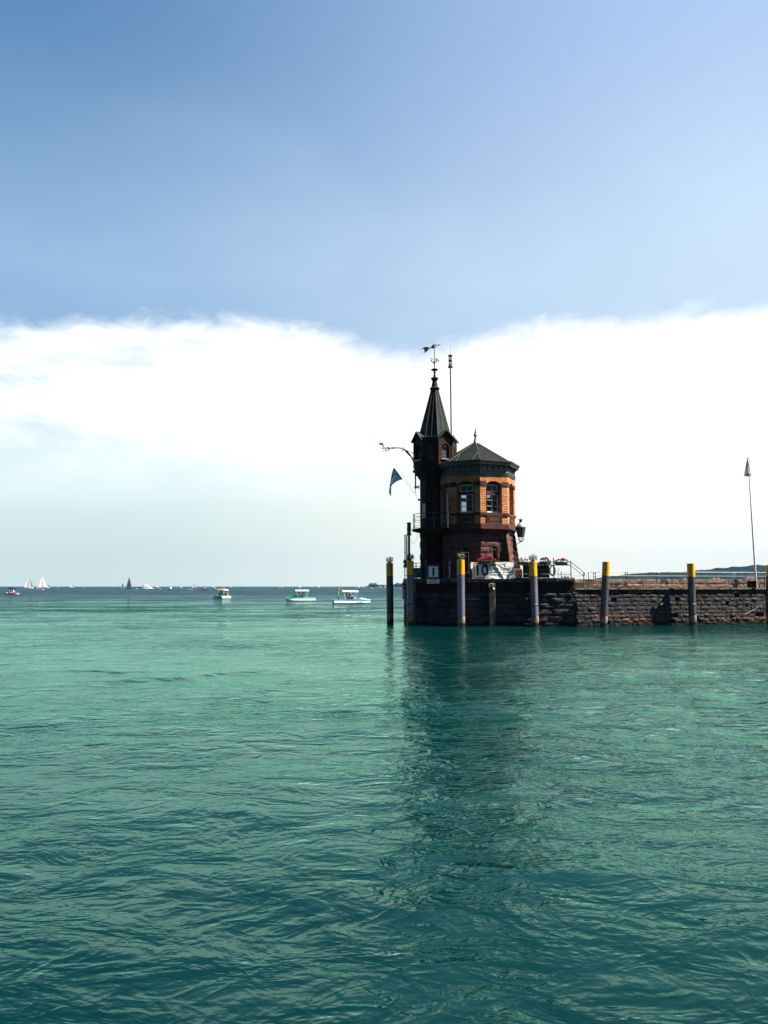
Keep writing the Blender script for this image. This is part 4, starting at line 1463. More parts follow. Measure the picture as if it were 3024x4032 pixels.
def pile(px, py, w, tx, ty, ylw, yellow, blue, label, seed, plant=None):
    b = gp(px, py)
    rad = w / FPX * b.y / 2
    top = at(tx, ty, b.y)
    zy = at(tx, ylw, b.y).z
    t = thing('mooring_pile', label, 'mooring pile', (b.x, b.y, 0), 0, 'steel mooring piles along the pier')
    H = top.z
    dx = top.x - b.x

    def P(z, r):
        return z

    def seg(name, z0, z1, mat, r0, capped=False, rings=10):
        m = MB()
        prof = []
        R_ = []
        n = 28
        zs = [z0 + (z1 - z0) * i / rings for i in range(rings + 1)]
        rr = random.Random(seed)
        for z in zs:
            R_.append([(dx * z / H + (r0 + 0.003 * noise.noise(Vector((math.cos(a) * 2, z * 2, seed)))) * math.cos(a), (r0 + 0.004 * noise.noise(Vector((math.cos(a) * 2 + 5, z * 2, seed)))) * math.sin(a), z) for a in [6.28318 * q / n for q in range(n)]])
        if capped:
            R_.append([(dx + (r0 - .02) * math.cos(a), (r0 - .02) * math.sin(a), z1 + 0.008) for a in [6.28318 * q / n for q in range(n)]])
            R_.append([(dx + .02 * math.cos(a), .02 * math.sin(a), z1 + 0.012) for a in [6.28318 * q / n for q in range(n)]])
        m.grid(R_, closed_v=True)
        return m.build(name, mat, t, smooth=True)
    seg('wet_foot', -1.5, 0.20, 'pile_wet', rad)
    seg('scoured_band', 0.20, 0.58, 'pile_rust', rad)
    seg('shaft', 0.58, zy, blue, rad, rings=24)
    seg('painted_head', zy, H, 'pile_yellow', rad * 1.015, True)
    if seed % 2 == 0:
        m = MB()
        m.lathe([(rad + .002, 1.20), (rad + .02, 1.22), (rad + .02, 1.25), (rad + .002, 1.27)], 24, c=(dx * .3, 0), cap=False)
        m.build('chain_ring', 'iron', t)
    if plant:
        pt = thing('potted_plant', plant[0], 'plant', (top.x, b.y, H), 0, 'plants on the pile heads')
        r = random.Random(seed * 5 + 1)
        m = MB()
        m.lathe([(0.10, 0.014), (0.13, 0.09), (0.125, 0.10), (0.05, 0.09)], 14)
        m.build('pot', 'trough', pt, smooth=True)
        m = MB()
        for k in range(14):
            a = r.uniform(0, 6.28)
            m.tube([(0, 0, 0.08), (math.cos(a) * 0.08, math.sin(a) * 0.08, 0.20), (math.cos(a) * plant[1] * 0.45, math.sin(a) * plant[1] * 0.45, plant[2] * r.uniform(.5, .95))], 0.006, 4)
        m.build('stem', 'leaf', pt, fix=False)
        m = MB()
        leafy(m, (0, 0, 0.08), (plant[1], plant[1]), plant[2] * 0.9, 210, 0.042, r)
        m.build('foliage', plant[3], pt, fix=False)
        if plant[4]:
            m = MB()
            blossoms(m, [Vector(q) for q in plant[4]], 0.05, r)
            m.build('blossoms', 'geranium', pt, smooth=True, fix=False)
    return t


pile(1536.5, 2452, 27, 1534, 2217, 2268, 1, 'pile_dark', 'leftmost pile, dark and farthest out, topped by a round dark plant', 1, ('round dark leafy plant on the head of the leftmost pile', .50, .42, 'leaf', None))
pile(1617, 2460, 28, 1615, 2209, 2264, 1, 'pile_blue', 'blue grey pile with yellow head standing before the left corner of the pier', 2, ('bushy plant on the pile at the left corner of the pier', .48, .42, 'leaf', [(0.16, -0.05, 0.36), (-.1, 0.02, 0.38)]))
pile(1817, 2467, 29, 1814, 2205, 2262, 1, 'pile_blue', 'blue grey pile with yellow head between the red framed sign and the banner', 3, ('sparse grey green plant with red bloom on the pile left of the banner', .46, .46, 'leaf_grey', [(0.20, -0.08, 0.24), (0.26, -0.05, 0.22)]))
pile(2107, 2466, 30, 2098, 2211, 2268, 1, 'pile_blue', 'leaning pile with yellow head in front of the dark green cabinet', 4, ('bushy green plant on the pile in front of the dark green cabinet', .52, .42, 'leaf', None))
pile(2376, 2466, 29, 2387, 2212, 2267, 1, 'pile_dark', 'leaning pile with bare yellow head just right of the stair handrail', 5)
pile(2728, 2460.5, 29, 2720, 2219, 2271, 1, 'pile_dark', 'dark pile with bare yellow head left of the white flag mast', 6)
pile(3034, 2458, 30, 3032, 2225, 2270, 1, 'pile_dark', 'pile at the right edge with the mooring rope behind it', 7)

# ---- platform railing
RY = 44.98
rail_t = thing('platform_railing', 'blue grey pipe railing round the tower platform with sloping stair handrail at its right end', 'railing', (0, 0, DZ))
e_in = inset([A2, A, B, Cc], 0.06)
rA, rB, rC = e_in[1], e_in[2], e_in[3]


def along(x):
    if x <= rB[0]:
        t = (x - rA[0]) / (rB[0] - rA[0])
        return Vector((x, rA[1] + (rB[1] - rA[1]) * t, 0))
    t = (x - rB[0]) / (rC[0] - rB[0])
    return Vector((x, rB[1] + (rC[1] - rB[1]) * t, 0))


m = MB()
for z in (0.92, 0.74, 0.22):
    pts = [Vector((e_in[0][0], e_in[0][1], z)), Vector((rA[0], rA[1], z)), Vector((rB[0], rB[1], z)), Vector((11.02, rC[1], z))]
    m.tube(pts, 0.020, 6)
m.build('rail', 'rail_iron', rail_t)
for x, h, lo in ((1.97, .92, -0.3), (2.53, 1.12, -0.35), (3.62, .92, -.35), (4.72, .92, -.35), (5.95, .92, -.35), (7.62, .92, -.4), (8.75, .92, -.35), (9.98, 1.18, -.35), (11.0, 1.0, -.02)):
    p = along(x)
    m = MB()
    m.tube([(p.x, p.y, lo), (p.x, p.y, h)], 0.028, 7)
    m.ball((p.x, p.y, h), 0.034, 7, 5)
    m.build('post', 'rail_iron', rail_t)
for y in (48.6, 50.9):
    m = MB()
    x = e_in[0][0] + (e_in[1][0] - e_in[0][0]) * (51 - y) / 4
    m.tube([(x, y, -.1), (x, y, .95)], 0.028, 7)
    m.build('post', 'rail_iron', rail_t)
m = MB()
cY = rC[1]
m.tube([(11.02, cY, .92), (11.80, cY + .05, .30), (11.83, cY + .05, .22), (11.80, cY + .05, .16)], 0.022, 7)
m.tube([(11.02, cY, .70), (11.74, cY + .05, .12)], 0.018, 7)
m.tube([(11.76, cY + .05, -.59), (11.76, cY + .05, .30)], 0.028, 7)
m.build('stair_handrail', 'rail_iron', rail_t)
for n_, (ya, zo, hh, step, ph, lab) in enumerate(((2.6, -.06, .52, 2.25, 0.0, 'low pipe railing along the walkway behind the pink parapet'), (6.5, -.06, .62, 3.0, 1.1, 'second low pipe railing along the far edge of the walkway'))):
    t = thing('walkway_railing', lab, 'railing', (0, 0, 2.70))
    q = inset([Cc, D_, E], ya)
    m = MB()
    for z in (hh, hh * 0.52):
        m.tube([(q[0][0] + 0.4 - n_ * .2, q[0][1], z), (q[1][0], q[1][1], z), (q[2][0], q[2][1], z)], 0.018, 6)
    m.build('rail', 'rail_iron', t)
    TT, W = seg_frame(q[0], q[1])
    u = 0.5 + ph
    while u < W + 8:
        m = MB()
        if u < W:
            p = TT(u, 0, 0)
        else:
            T3, _ = seg_frame(q[1], q[2])
            p = T3(u - W, 0, 0)
        m.tube([(p[0], p[1], 0), (p[0], p[1], hh)], 0.026, 6)
        m.build('post', 'rail_iron', t)
        u += step

# ---- flower boxes
def flower_box(x, y, z, w, label, seed, rz=0.0, nb=16, spread=0.0, leaf_h=.22):
    t = thing('flower_box', label, 'flower box', (x, y, z), rz, 'geranium boxes hung on the railing')
    r = random.Random(seed)
    m = MB()
    hw = w / 2
    m.v = [(-hw * .85, -.10, 0), (hw * .85, -.10, 0), (hw * .85, .08, 0), (-hw * .85, .08, 0), (-hw, -.13, .19), (hw, -.13, .19), (hw, .10, .19), (-hw, .10, .19)]
    for q in ((3, 2, 1, 0), (4, 5, 6, 7), (0, 1, 5, 4), (1, 2, 6, 5), (2, 3, 7, 6), (3, 0, 4, 7)):
        m.face(q)
    m.build('trough', 'trough', t, bevel=0.01)
    m = MB()
    leafy(m, (0, -0.04, 0.10), (w * 1.15, .40), leaf_h, int(330 * w), 0.045, r, droop=0.12)
    m.build('foliage', 'leaf', t, fix=False)
    m = MB()
    pts = []
    for k in range(nb):
        u = r.uniform(-1, 1)
        pts.append((u * w * .55, -0.10 + r.uniform(-.12, .12), 0.20 + (1 - u * u) * leaf_h * r.uniform(.45, 1.0)))
    blossoms(m, pts, 0.066, r)
    m.build('blossoms', 'geranium', t, smooth=True, fix=False)
    return t


py_ = along(6.1).y - .12
flower_box(6.02, py_ - .14, DZ + .78, .95, 'full red geranium box hanging over the top of the white banner', 1, nb=34, leaf_h=.30)
flower_box(8.15, py_, DZ + .74, .62, 'geranium box with few blooms, half hidden left of the bushy pile plant', 2, nb=7, leaf_h=.26)
flower_box(9.42, py_, DZ + .76, .66, 'red geranium box above the coiled hose', 3, nb=16, leaf_h=.22)
flower_box(10.38, py_, DZ + .74, .74, 'red geranium box at the right end of the rail beside the stair handrail', 4, nb=16, leaf_h=.20)
flower_box(1.48, 49.0, DZ + .72, .75, 'red geranium box on the left side rail behind the corner pile', 5, R(-98), nb=22, leaf_h=.30)

# ---- red framed sign with the black bar, small plate below
def panel_at(name, label, cat, x0, x1, y, z0, z1):
    return thing(name, label, cat, ((x0 + x1) / 2, y, z0))


p0, p1 = at(1684, 2276, 45.4), at(1729, 2226, 45.4)
sy = along(p1.x + .06).y - 0.17
p0, p1 = at(1683, 2277, sy), at(1730, 2225, sy)
SW, SH = p1.x - p0.x, p1.z - p0.z
sign = thing('waterway_sign', 'red framed white board with one upright black bar, fixed to the railing', 'sign', ((p0.x + p1.x) / 2, sy, p0.z))
sign.rotation_euler = (R(-3), 0, R(2))
m = MB()
m.box(-SW / 2, SW / 2, -.01, .02, 0, SH)
m.build('red_frame', 'sign_red', sign, bevel=.004)
m = MB()
m.box(-SW / 2 + .09, SW / 2 - .09, -.016, -.0101, .09, SH - .09)
m.build('white_panel', 'sign_white', sign)


def stadium(mb, cx, cz, hw, hh, y):
    pts = [(cx + hw * math.cos(a), cz + (hh - hw) * (1 if math.sin(a) >= 0 else -1) + hw * math.sin(a)) for a in [2 * math.pi * (i + .5) / 24 for i in range(24)]]
    mb.quad([(p[0], y, p[1]) for p in pts])


m = MB()
stadium(m, 0, SH / 2, .060, .26, -.0195)
m.build('black_bar', 'sign_black', sign, fix=False)
m = MB()
m.box(-SW / 2 - .07, -SW / 2 - .03, 0.022, 0.06, -.42, SH + .28)
m.box(SW / 2 - .2, SW / 2 - .16, 0.022, 0.06, -.3, SH - .05)
m.build('bracket', 'rail_iron', sign)


def letters(s, size, parent, x, y, z, mat, bold=0.0, ax='CENTER', name='lettering', fn=None, sx=1.0, cuts=False, space=1.0):
    me = text_mesh(s, size, bold, ax, space)
    bm = bmesh.new()
    bm.from_mesh(me)
    bm.transform(Matrix.Translation((x, y, z)) @ Matrix.Rotation(R(90), 4, 'X') @ Matrix.Scale(sx, 4, (1, 0, 0)))
    if cuts:
        xs = [v.co.x for v in bm.verts]
        a = min(xs)
        while a < max(xs):
            a += 0.05
            bmesh.ops.bisect_plane(bm, geom=bm.verts[:] + bm.edges[:] + bm.faces[:], plane_co=(a, 0, 0), plane_no=(1, 0, 0))
        a = min(v.co.z for v in bm.verts)
        b = max(v.co.z for v in bm.verts)
        while a < b:
            a += 0.05
            bmesh.ops.bisect_plane(bm, geom=bm.verts[:] + bm.edges[:] + bm.faces[:], plane_co=(0, 0, a), plane_no=(0, 0, 1))
    if fn:
        for v in bm.verts:
            v.co.y += fn(v.co.x, v.co.z)
    bm.to_mesh(me)
    bm.free()
    me.materials.clear()
    me.materials.append(M[mat])
    o = bpy.data.objects.new(name, me)
    COL.objects.link(o)
    o.parent = parent
    return o


p0, p1 = at(1681, 2298, sy), at(1730, 2281, sy)
PW, PH = p1.x - p0.x, p1.z - p0.z
plate_t = thing('sailing_ban_plate', 'small white plate reading Segeln im Hafen verboten under the red framed sign', 'sign', ((p0.x + p1.x) / 2, sy, p0.z))
m = MB()
m.box(-PW / 2, PW / 2, -.008, .008, 0, PH)
m.build('plate', 'sign_white', plate_t, bevel=.003)
letters('Segeln', .135, plate_t, 0, -.016, PH * .55, 'sign_navy', .004, sx=1.15)
letters('im Hafen verboten', .095, plate_t, 0, -.016, PH * .16, 'sign_navy', .003, sx=.92)

# ---- the wrinkled banner
by = along(6.6).y - .19
q0, q1 = at(1857, 2279, by), at(2023, 2213, by)
BW, BH = q1.x - q0.x, q1.z - q0.z
ban = thing('banner', 'creased white banner with a large red framed 10 tied to the railing', 'banner', (q0.x, by - .10, q0.z))
ban.rotation_euler = (R(-6.5), 0, R(1.0))


def crease(x, z):
    """a tarpaulin pulled to its ties: sharp diagonal folds and soft billows"""
    d = 0.018 * noise.noise(Vector((x * 2.2, z * 2.5, 3)))
    for (a, b, c, amp, wd) in ((0.85, 0.52, 1.62, .035, .06), (-0.8, 0.6, -0.62, .03, .05), (0.45, 0.9, 1.45, .022, .07), (0.95, -0.3, 1.72, .028, .05), (0.3, 0.95, .42, .025, .06)):
        t = (a * x + b * z - c) / wd
        d -= amp * math.exp(-abs(t)) * (0.6 + 0.4 * math.sin(x * 5))
    return d


m = MB()
NX, NZ = 96, 40
P = []
for i in range(NX + 1):
    row = []
    for j in range(NZ + 1):
        x, z = BW * i / NX, BH * j / NZ
        top_sag = -0.035 * abs(math.sin(math.pi * x / BW * 2.5)) * (z / BH) ** 2
        lft = 0.05 * math.sin(z / BH * 6.0) * max(0, 1 - x / .35)
        row.append((x + lft, crease(x, z), z + top_sag + (0.03 * x / BW) * (z / BH)))
    P.append(row)
m.grid(P)
m.build('tarpaulin', 'banner', ban, smooth=True, fix=False)


def cr(x, z):
    return crease(x, z) - .0035


m = MB()
fx0, fx1, fz0, fz1, ft = .12, .98, .04, BH - .05, .045
for (x0, x1, z0, z1) in ((fx0, fx0 + ft, fz0, fz1), (fx1 - ft, fx1, fz0, fz1), (fx0, fx1, fz0, fz0 + ft), (fx0, fx1, fz1 - ft, fz1)):
    nx, nz = max(1, int((x1 - x0) / .04)), max(1, int((z1 - z0) / .04))
    m.grid([[(x0 + (x1 - x0) * i / nx, cr(x0 + (x1 - x0) * i / nx, z0 + (z1 - z0) * j / nz), z0 + (z1 - z0) * j / nz) for j in range(nz + 1)] for i in range(nx + 1)])
m.build('red_border', 'banner_red', ban, fix=False)
letters('10', .88, ban, .56, 0, .20, 'sign_black', .018, name='number', fn=cr, cuts=True, sx=.95)
letters('Achtung', .27, ban, 1.10, 0, BH - .22, 'sign_black', .002, 'LEFT', fn=cr, cuts=True)
letters('Ufer-Zone!', .27, ban, 1.08, 0, BH - .47, 'sign_black', .002, 'LEFT', fn=cr, cuts=True)
letters('Gleitfahrt ist erst 300 m', .135, ban, 1.09, 0, BH - .63, 'sign_navy', .002, 'LEFT', fn=cr, cuts=True)
letters('ab hier seewärts erlaubt', .135, ban, 1.09, 0, BH - .78, 'sign_navy', .002, 'LEFT', fn=cr, cuts=True)

# ---- cabinets and posts on the platform
def cabinet(x, y, w, d, h, mat, label, lidmat=None):
    t = thing('cabinet', label, 'cabinet', (x, y, DZ))
    m = MB()
    m.box(-w / 2, w / 2, -d / 2, d / 2, 0.03, h)
    m.build('body', mat, t, bevel=.01)
    m = MB()
    m.box(-w / 2 - .03, w / 2 + .03, -d / 2 - .03, d / 2 + .03, h + .002, h + .05)
    m.build('lid', lidmat or mat, t, bevel=.01)
    m = MB()
    m.box(-w / 2 + .05, -.005, -d / 2 - .014, -d / 2 - .001, .08, h - .05)
    m.box(.005, w / 2 - .05, -d / 2 - .014, -d / 2 - .001, .08, h - .05)
    m.build('door_panel', mat, t, bevel=.004)
    return t


g0, g1 = at(2066, 2272, 46.2), at(2163, 2218, 46.2)
cabinet((g0.x + g1.x) / 2, 46.5, g1.x - g0.x, .6, .86, 'green_box', 'dark green cabinet standing behind the railing right of the tower')
g0, g1 = at(1628, 2272, 47.6), at(1657, 2230, 47.6)
cabinet((g0.x + g1.x) / 2, 47.9, g1.x - g0.x + .1, .5, .60, 'grey_box', 'blue grey cabinet tucked between the corner pile and the tower', 'concrete')
# coiled hose
h0 = at(2172, 2240, 44.95)
ho = MB()
for k in range(6):
    ph = k * .9
    w_, h_ = .13 + .02 * (k % 3), .26 + .03 * ((k * 2) % 3)
    ho.tube([(w_ * math.cos(t) + .02 * math.sin(ph), -.02 * k + .02, h_ * math.sin(t) - .08) for t in [x * 2 * math.pi / 20 + .3 for x in range(21)]], .012, 5)
hose = ho.build('garden_hose', 'hose', None, smooth=True)
hose.location = (h0.x, 44.78, DZ + .50)
tag(hose, 'dark hose hanging in loops on the rail between two geranium boxes', 'hose')
# pale post by the lit patch, thin lamp post on the pier
po = thing('marker_post', 'pale post with two clamps standing between the red framed sign and the banner', 'post', (at(1770, 2275, 46.2).x, 46.0, DZ))
m = MB()
m.tube([(0, 0, 0), (0, 0, 1.0)], .055, 10)
m.build('pole', 'steel', po, smooth=True)
for z in (.25, .8):
    m = MB()
    m.lathe([(.056, z - .02), (.068, z - .015), (.068, z + .015), (.056, z + .02)], 10, cap=False)
    m.build('clamp', 'iron', po)
a_ = at(2198, 2272, 50)
lp = thing('lamp_post', 'thin hooked lamp post seen through the platform railing', 'lamp post', (a_.x, 50, 2.7))
m = MB()
m.tube([(0, 0, 0), (0, 0, .72), (.02, 0, .76), (.08, 0, .76)], .015, 6)
m.build('pole', 'rail_iron', lp)
m = MB()
m.ball((.09, 0, .74), .03, 8, 6, (1.3, 1, .6))
m.build('lamp_head', 'rail_iron', lp)
a_ = at(2345, 2290, 90)
lp = thing('lamp_post', 'far lamp post with two round heads behind the walkway railing', 'lamp post', (a_.x, 90, 0))
zt = zat(2252, 90)
m = MB()
m.tube([(0, 0, -.5), (0, 0, zt)], .05, 6)
m.tube([(-.45, 0, zt), (.45, 0, zt)], .03, 6)
m.build('pole', 'rail_iron', lp)
for s_ in (-1, 1):
    m = MB()
    m.ball((s_ * .45, 0, zt + .03), .17, 8, 6, (1, 1, .5))
    m.build('lamp_head', 'rail_iron', lp)

# ---- concrete post with lifting ring against the wall
c0_ = gp(1926, 2461)
cp = thing('concrete_post', 'streaked concrete post standing in the water against the wall under the banner', 'post', (c0_.x, 44.70, 0))
zc_ = zat(2296, 44.7)
m = MB()
m.box(-.18, .18, -.14, .10, -1.5, zc_)
m.build('shaft', 'concrete', cp, bevel=.03)
m = MB()
m.tube([(-.12 + .13 * math.cos(t) + .05, -.16 - .01 * t, zc_ - .14 + .12 * math.sin(t)) for t in [x * .45 + 2.2 for x in range(14)]], .02, 6)
m.build('rope_loop', 'rope', cp, smooth=True)
m = MB()
m.tube([(.02, -.14, zc_ - .22), (.03, -.26, zc_ - .30), (.045, -.32, zc_ - .33)], .075, 14, r1=.085)
lampb = m.build('spotlight', 'iron', cp, smooth=True)
m = MB()
m.ball((.05, -.335, zc_ - .335), .065, 12, 8, (1, .5, 1))
m.build('lens', 'sign_white', lampb, smooth=True)
# cable conduit on the wall
cd_ = MB()
TT, W = seg_frame(A, B)
za_ = zat(2359, 45)
cd_.tube([TT(2.9, .06, za_), TT(W - .02, .06, za_)], .018, 6)
cdo = cd_.build('conduit', 'steel', None)
tag(cdo, 'thin pale conduit running level along the dark wall left of the concrete post', 'pipe')

# ---- signal light mast at the left corner
sgx = at(1612, 2200, 47.4)
sg = thing('signal_light', 'short dark mast with an oxide red signal lantern at the left corner of the platform', 'signal light', (at(1611, 2276, 47.8).x, 47.8, DZ))
m = MB()
zb_ = zat(2108, 47.8) - DZ
m.tube([(0, 0, -0.1), (0, 0, zb_)], .075, 10)
m.tube([(-.13, 0.02, .3), (-.13, 0.02, zb_ - .15)], .03, 8)
m.build('mast', 'iron', sg, smooth=True)
zt_ = zat(2058, 47.8) - DZ
hL = zt_ - zb_
m = MB()
m.lathe([(.17, zb_), (.17, zb_ + .05), (.13, zb_ + .09), (.125, zb_ + hL * .45), (.15, zb_ + hL * .48), (.15, zb_ + hL * .53), (.125, zb_ + hL * .57), (.125, zb_ + hL * .92), (.16, zb_ + hL * .95), (.14, zb_ + hL), (.02, zb_ + hL + .03)], 14)
m.build('lantern', 'rust_red', sg, smooth=True)
tb = thing('tube_lamp', 'tall slim glazed light box beside the red signal lantern', 'lamp', (at(1598, 2276, 47.6).x, 47.6, DZ))
t0, t1 = zat(2226, 47.6) - DZ, zat(2106, 47.6) - DZ
m = MB()
for x in (-.095, .085):
    m.box(x, x + .02, -.05, .05, t0, t1)
for z in (t0, t0 + (t1 - t0) * .42, t1 - .03):
    m.box(-.074, .084, -.05, .05, z, z + .03)
m.box(-.01, .01, -.02, .02, -.3, t0)
m.build('case', 'iron', tb)
m = MB()
m.box(-.072, .083, -.03, .03, t0 + .032, t0 + (t1 - t0) * .42 - .002)
m.box(-.072, .083, -.03, .03, t0 + (t1 - t0) * .42 + .032, t1 - .032)
m.build('diffuser', 'glass', tb)
cb_ = MB()
c1, c2, c3 = at(1618, 2122, 47.8), at(1630, 2140, 47.8), at(1645, 2100, 47.4)
cb_.tube([c1, c1 + Vector((.03, 0, -.18)), c2 + Vector((-.08, 0, 0.02)), c2, c2 + Vector((.1, 0, .15)), c3 + Vector((-.02, 0, -.2)), c3], .008, 5)
tag(cb_.build('hanging_cable', 'iron', None, smooth=True), 'thin cable sagging from the red signal lantern to the balcony', 'cable')
# frame and gauge board at the corner
gx = at(1596, 2325, 50.9)
gb = thing('gauge_board', 'blue and white chequered gauge board hanging down the far left corner of the pier', 'gauge board', (gx.x - .02, 50.75, 0))
z0_, z1_ = zat(2360, 50.8), zat(2290, 50.8)
m = MB()
m.box(-.17, .17, -.02, .02, z0_, z1_)
m.build('board', 'grey_box', gb)
m = MB()
rr = random.Random(4)
nr = 9
for j in range(nr):
    for i in range(2):
        if (i + j) % 2 == 0 or rr.random() < .35:
            m.box(-.16 + i * .16 + .005, -.16 + i * .16 + .155, -.026, -.0201, z0_ + (z1_ - z0_) * j / nr + .008, z0_ + (z1_ - z0_) * (j + 1) / nr - .008)
m.build('white_square', 'sign_white', gb)

# ---- tall signal mast behind the spire
mx_, my_ = at(1773.5, 1445, 49.5).x, 49.5
ms = thing('signal_mast', 'tall thin dark mast with climbing pegs and caged lantern rising behind the spire', 'mast', (mx_, my_, DZ))
Z1, Z2, Z3 = zat(1447, my_) - DZ, zat(1398, my_) - DZ, zat(1352, my_) - DZ
m = MB()
m.tube([(.05, 0, 0), (0, 0, Z1)], .055, 10, r1=.042)
m.build('pole', 'iron', ms, smooth=True)
m = MB()
for k in range(20):
    z = Z1 - .35 - k * .35
    s_ = 1 if k % 2 else -1
    m.tube([(s_ * .04, 0, z), (s_ * .11, 0, z), (s_ * .125, 0, z + .05)], .008, 4)
m.build('climbing_pegs', 'iron', ms)
m = MB()
m.lathe([(.17, Z1), (.17, Z1 + .06), (.11, Z1 + .12), (.11, Z1 + .20)], 14)
m.lathe([(.12, Z1 + .42), (.13, Z1 + .44), (.13, Z1 + .50), (.12, Z1 + .52)], 14)
m.lathe([(.11, Z2 - .10), (.15, Z2 - .07), (.15, Z2 - .02), (.09, Z2 + .01)], 14)
for k in range(6):
    a = k * math.pi / 3
    m.tube([(.115 * math.cos(a), .115 * math.sin(a), Z1 + .15), (.115 * math.cos(a), .115 * math.sin(a), Z2 - .08)], .012, 5)
m.build('lantern_cage', 'rust_red', ms)
m = MB()
m.tube([(0, 0, Z1 + .15), (0, 0, Z2 - .09)], .085, 12)
m.build('lantern_glass', 'glass', ms, smooth=True)
m = MB()
m.tube([(0, 0, Z2), (0, 0, Z3)], .012, 5, r1=.006)
m.build('antenna', 'iron', ms)

# ---- wall lantern on the right corner
lc = at(2050, 2060, 47.3)
wl = thing('wall_lantern', 'large black lantern with domed top hanging on the right corner of the tower', 'lantern', (lc.x, 47.3, zat(2115, 47.3)))
H1 = zat(2078, 47.3) - zat(2115, 47.3)
m = MB()
m.lathe([(.20, 0), (.31, H1), (.33, H1 + .02), (.29, H1 + .03)], 6, rot=.3)
m.build('body', 'iron', wl)
m = MB()
m.lathe([(.28, H1 + .02), (.27, H1 + .12), (.20, H1 + .24), (.10, H1 + .31), (.085, H1 + .33)], 16)
m.build('dome', 'steel', wl, smooth=True)
m = MB()
m.lathe([(.09, H1 + .32), (.085, H1 + .46), (.16, H1 + .49), (.16, H1 + .51), (.03, H1 + .53), (.02, H1 + .58)], 12)
m.build('chimney', 'iron', wl, smooth=True)
m = MB()
for k in range(6):
    a = k * math.pi / 3
    m.tube([(.15 * math.cos(a), .15 * math.sin(a), 0), (.13 * math.cos(a), .13 * math.sin(a), -.24)], .014, 5)
m.lathe([(.14, -.26), (.14, -.23)], 12)
m.lathe([(.05, -.32), (.06, -.26)], 8)
for s_ in (-1, 1):
    m.tube([(s_ * .14, 0, -.05), (s_ * .20, 0, -.10), (s_ * .19, 0, -.17), (s_ * .14, 0, -.16)], .012, 5)
m.build('cage', 'iron', wl)
m = MB()
m.tube([(-.05, 0, -.30), (-.25, .05, -.45), (-.42, .1, -.40)], .022, 6)
m.tube([(-.2, 0, H1 - .1), (-.45, .05, H1 - .25)], .03, 6)
m.build('bracket', 'iron', wl)

# ---- wrought iron flag bracket, measured on the enlarged photo (region 1460,1720 - 1700,2000)
def fz(x, y, Y=47.35):
    return at(1460 + x * 240 / 1659, 1720 + y * 240 / 1659, Y)


fb = thing('flag_bracket', 'ornate black wrought iron arm with leaves and scrolls reaching left from the spire turret', 'bracket', (0, 0, 0))
m = MB()
m.tube([fz(*q) for q in ((400, 310), (520, 310), (640, 300), (740, 300), (830, 312), (900, 340), (980, 395), (1050, 470), (1110, 560), (1160, 660), (1190, 750), (1208, 860), (1215, 1000), (1218, 1200), (1218, 1420))], [.03, .035, .035, .035, .035, .04, .045, .045, .045, .045, .045, .045, .05, .045, .045], 8)
m.build('arm', 'iron', fb, smooth=True)
m = MB()
m.tube([fz(*q) for q in ((900, 340), (1020, 390), (1140, 435), (1240, 480))], .018, 6)
m.tube([fz(*q) for q in ((1120, 560), (1180, 600), (1250, 650))], .022, 6)
m.build('stay', 'iron', fb)
m = MB()
m.tube([fz(*q) for q in ((1180, 1368), (1330, 1368))], .05, 6)
m.tube([fz(*q) for q in ((1330, 1310), (1290, 1340), (1250, 1330), (1262, 1345))], .014, 5)
m.tube([fz(*q) for q in ((1340, 1450), (1290, 1400), (1250, 1400), (1262, 1385))], .014, 5)
m.tube([fz(*q) for q in ((1218, 1420), (1218, 1500), (1222, 1540))], .02, 5, r1=.006)
m.tube([fz(*q) for q in ((1196, 1510), (1218, 1480), (1240, 1500))], .01, 5)
m.build('wall_clamp', 'iron', fb)


def leafplate(mb, pts, Y=47.35, th=.015):
    P = [fz(*q, Y) for q in pts]
    n = len(P)
    b = len(mb.v)
    mb.v += [(p.x, p.y - th, p.z) for p in P] + [(p.x, p.y + th, p.z) for p in P]
    mb.face([b + i for i in range(n)])
    mb.face([b + n + i for i in range(n)][::-1])
    for i in range(n):
        j = (i + 1) % n
        mb.face([b + i, b + j, b + n + j, b + n + i])


m = MB()
for pts in (((560, 268), (590, 285), (600, 300), (580, 322), (545, 310), (572, 300)), ((600, 300), (640, 275), (645, 330), (600, 325), (585, 358), (592, 322)),
            ((470, 275), (520, 298), (530, 318), (480, 318), (440, 290)), ((430, 370), (490, 330), (528, 322), (500, 360), (460, 375)),
            ((865, 290), (885, 283), (912, 298), (893, 308), (890, 335), (878, 330), (880, 305)), ((840, 375), (870, 368), (872, 350), (885, 350), (895, 380), (868, 386)),
            ((910, 360), (960, 400), (1010, 450), (1060, 490), (1100, 540), (1040, 515), (1000, 470), (950, 420)), ((1130, 440), (1150, 420), (1160, 445), (1150, 465)),
            ((235, 180), (275, 165), (300, 170), (335, 165), (335, 190), (320, 215), (350, 235), (300, 222), (265, 225), (215, 210), (245, 200)),
            ((300, 215), (335, 215), (368, 228), (345, 240), (360, 262), (385, 280), (400, 310), (350, 270), (330, 240)),
            ((380, 380), (395, 365), (398, 320), (412, 320), (412, 365), (430, 385), (405, 405))):
    leafplate(m, pts)
m.build('leafwork', 'iron', fb)
m = MB()
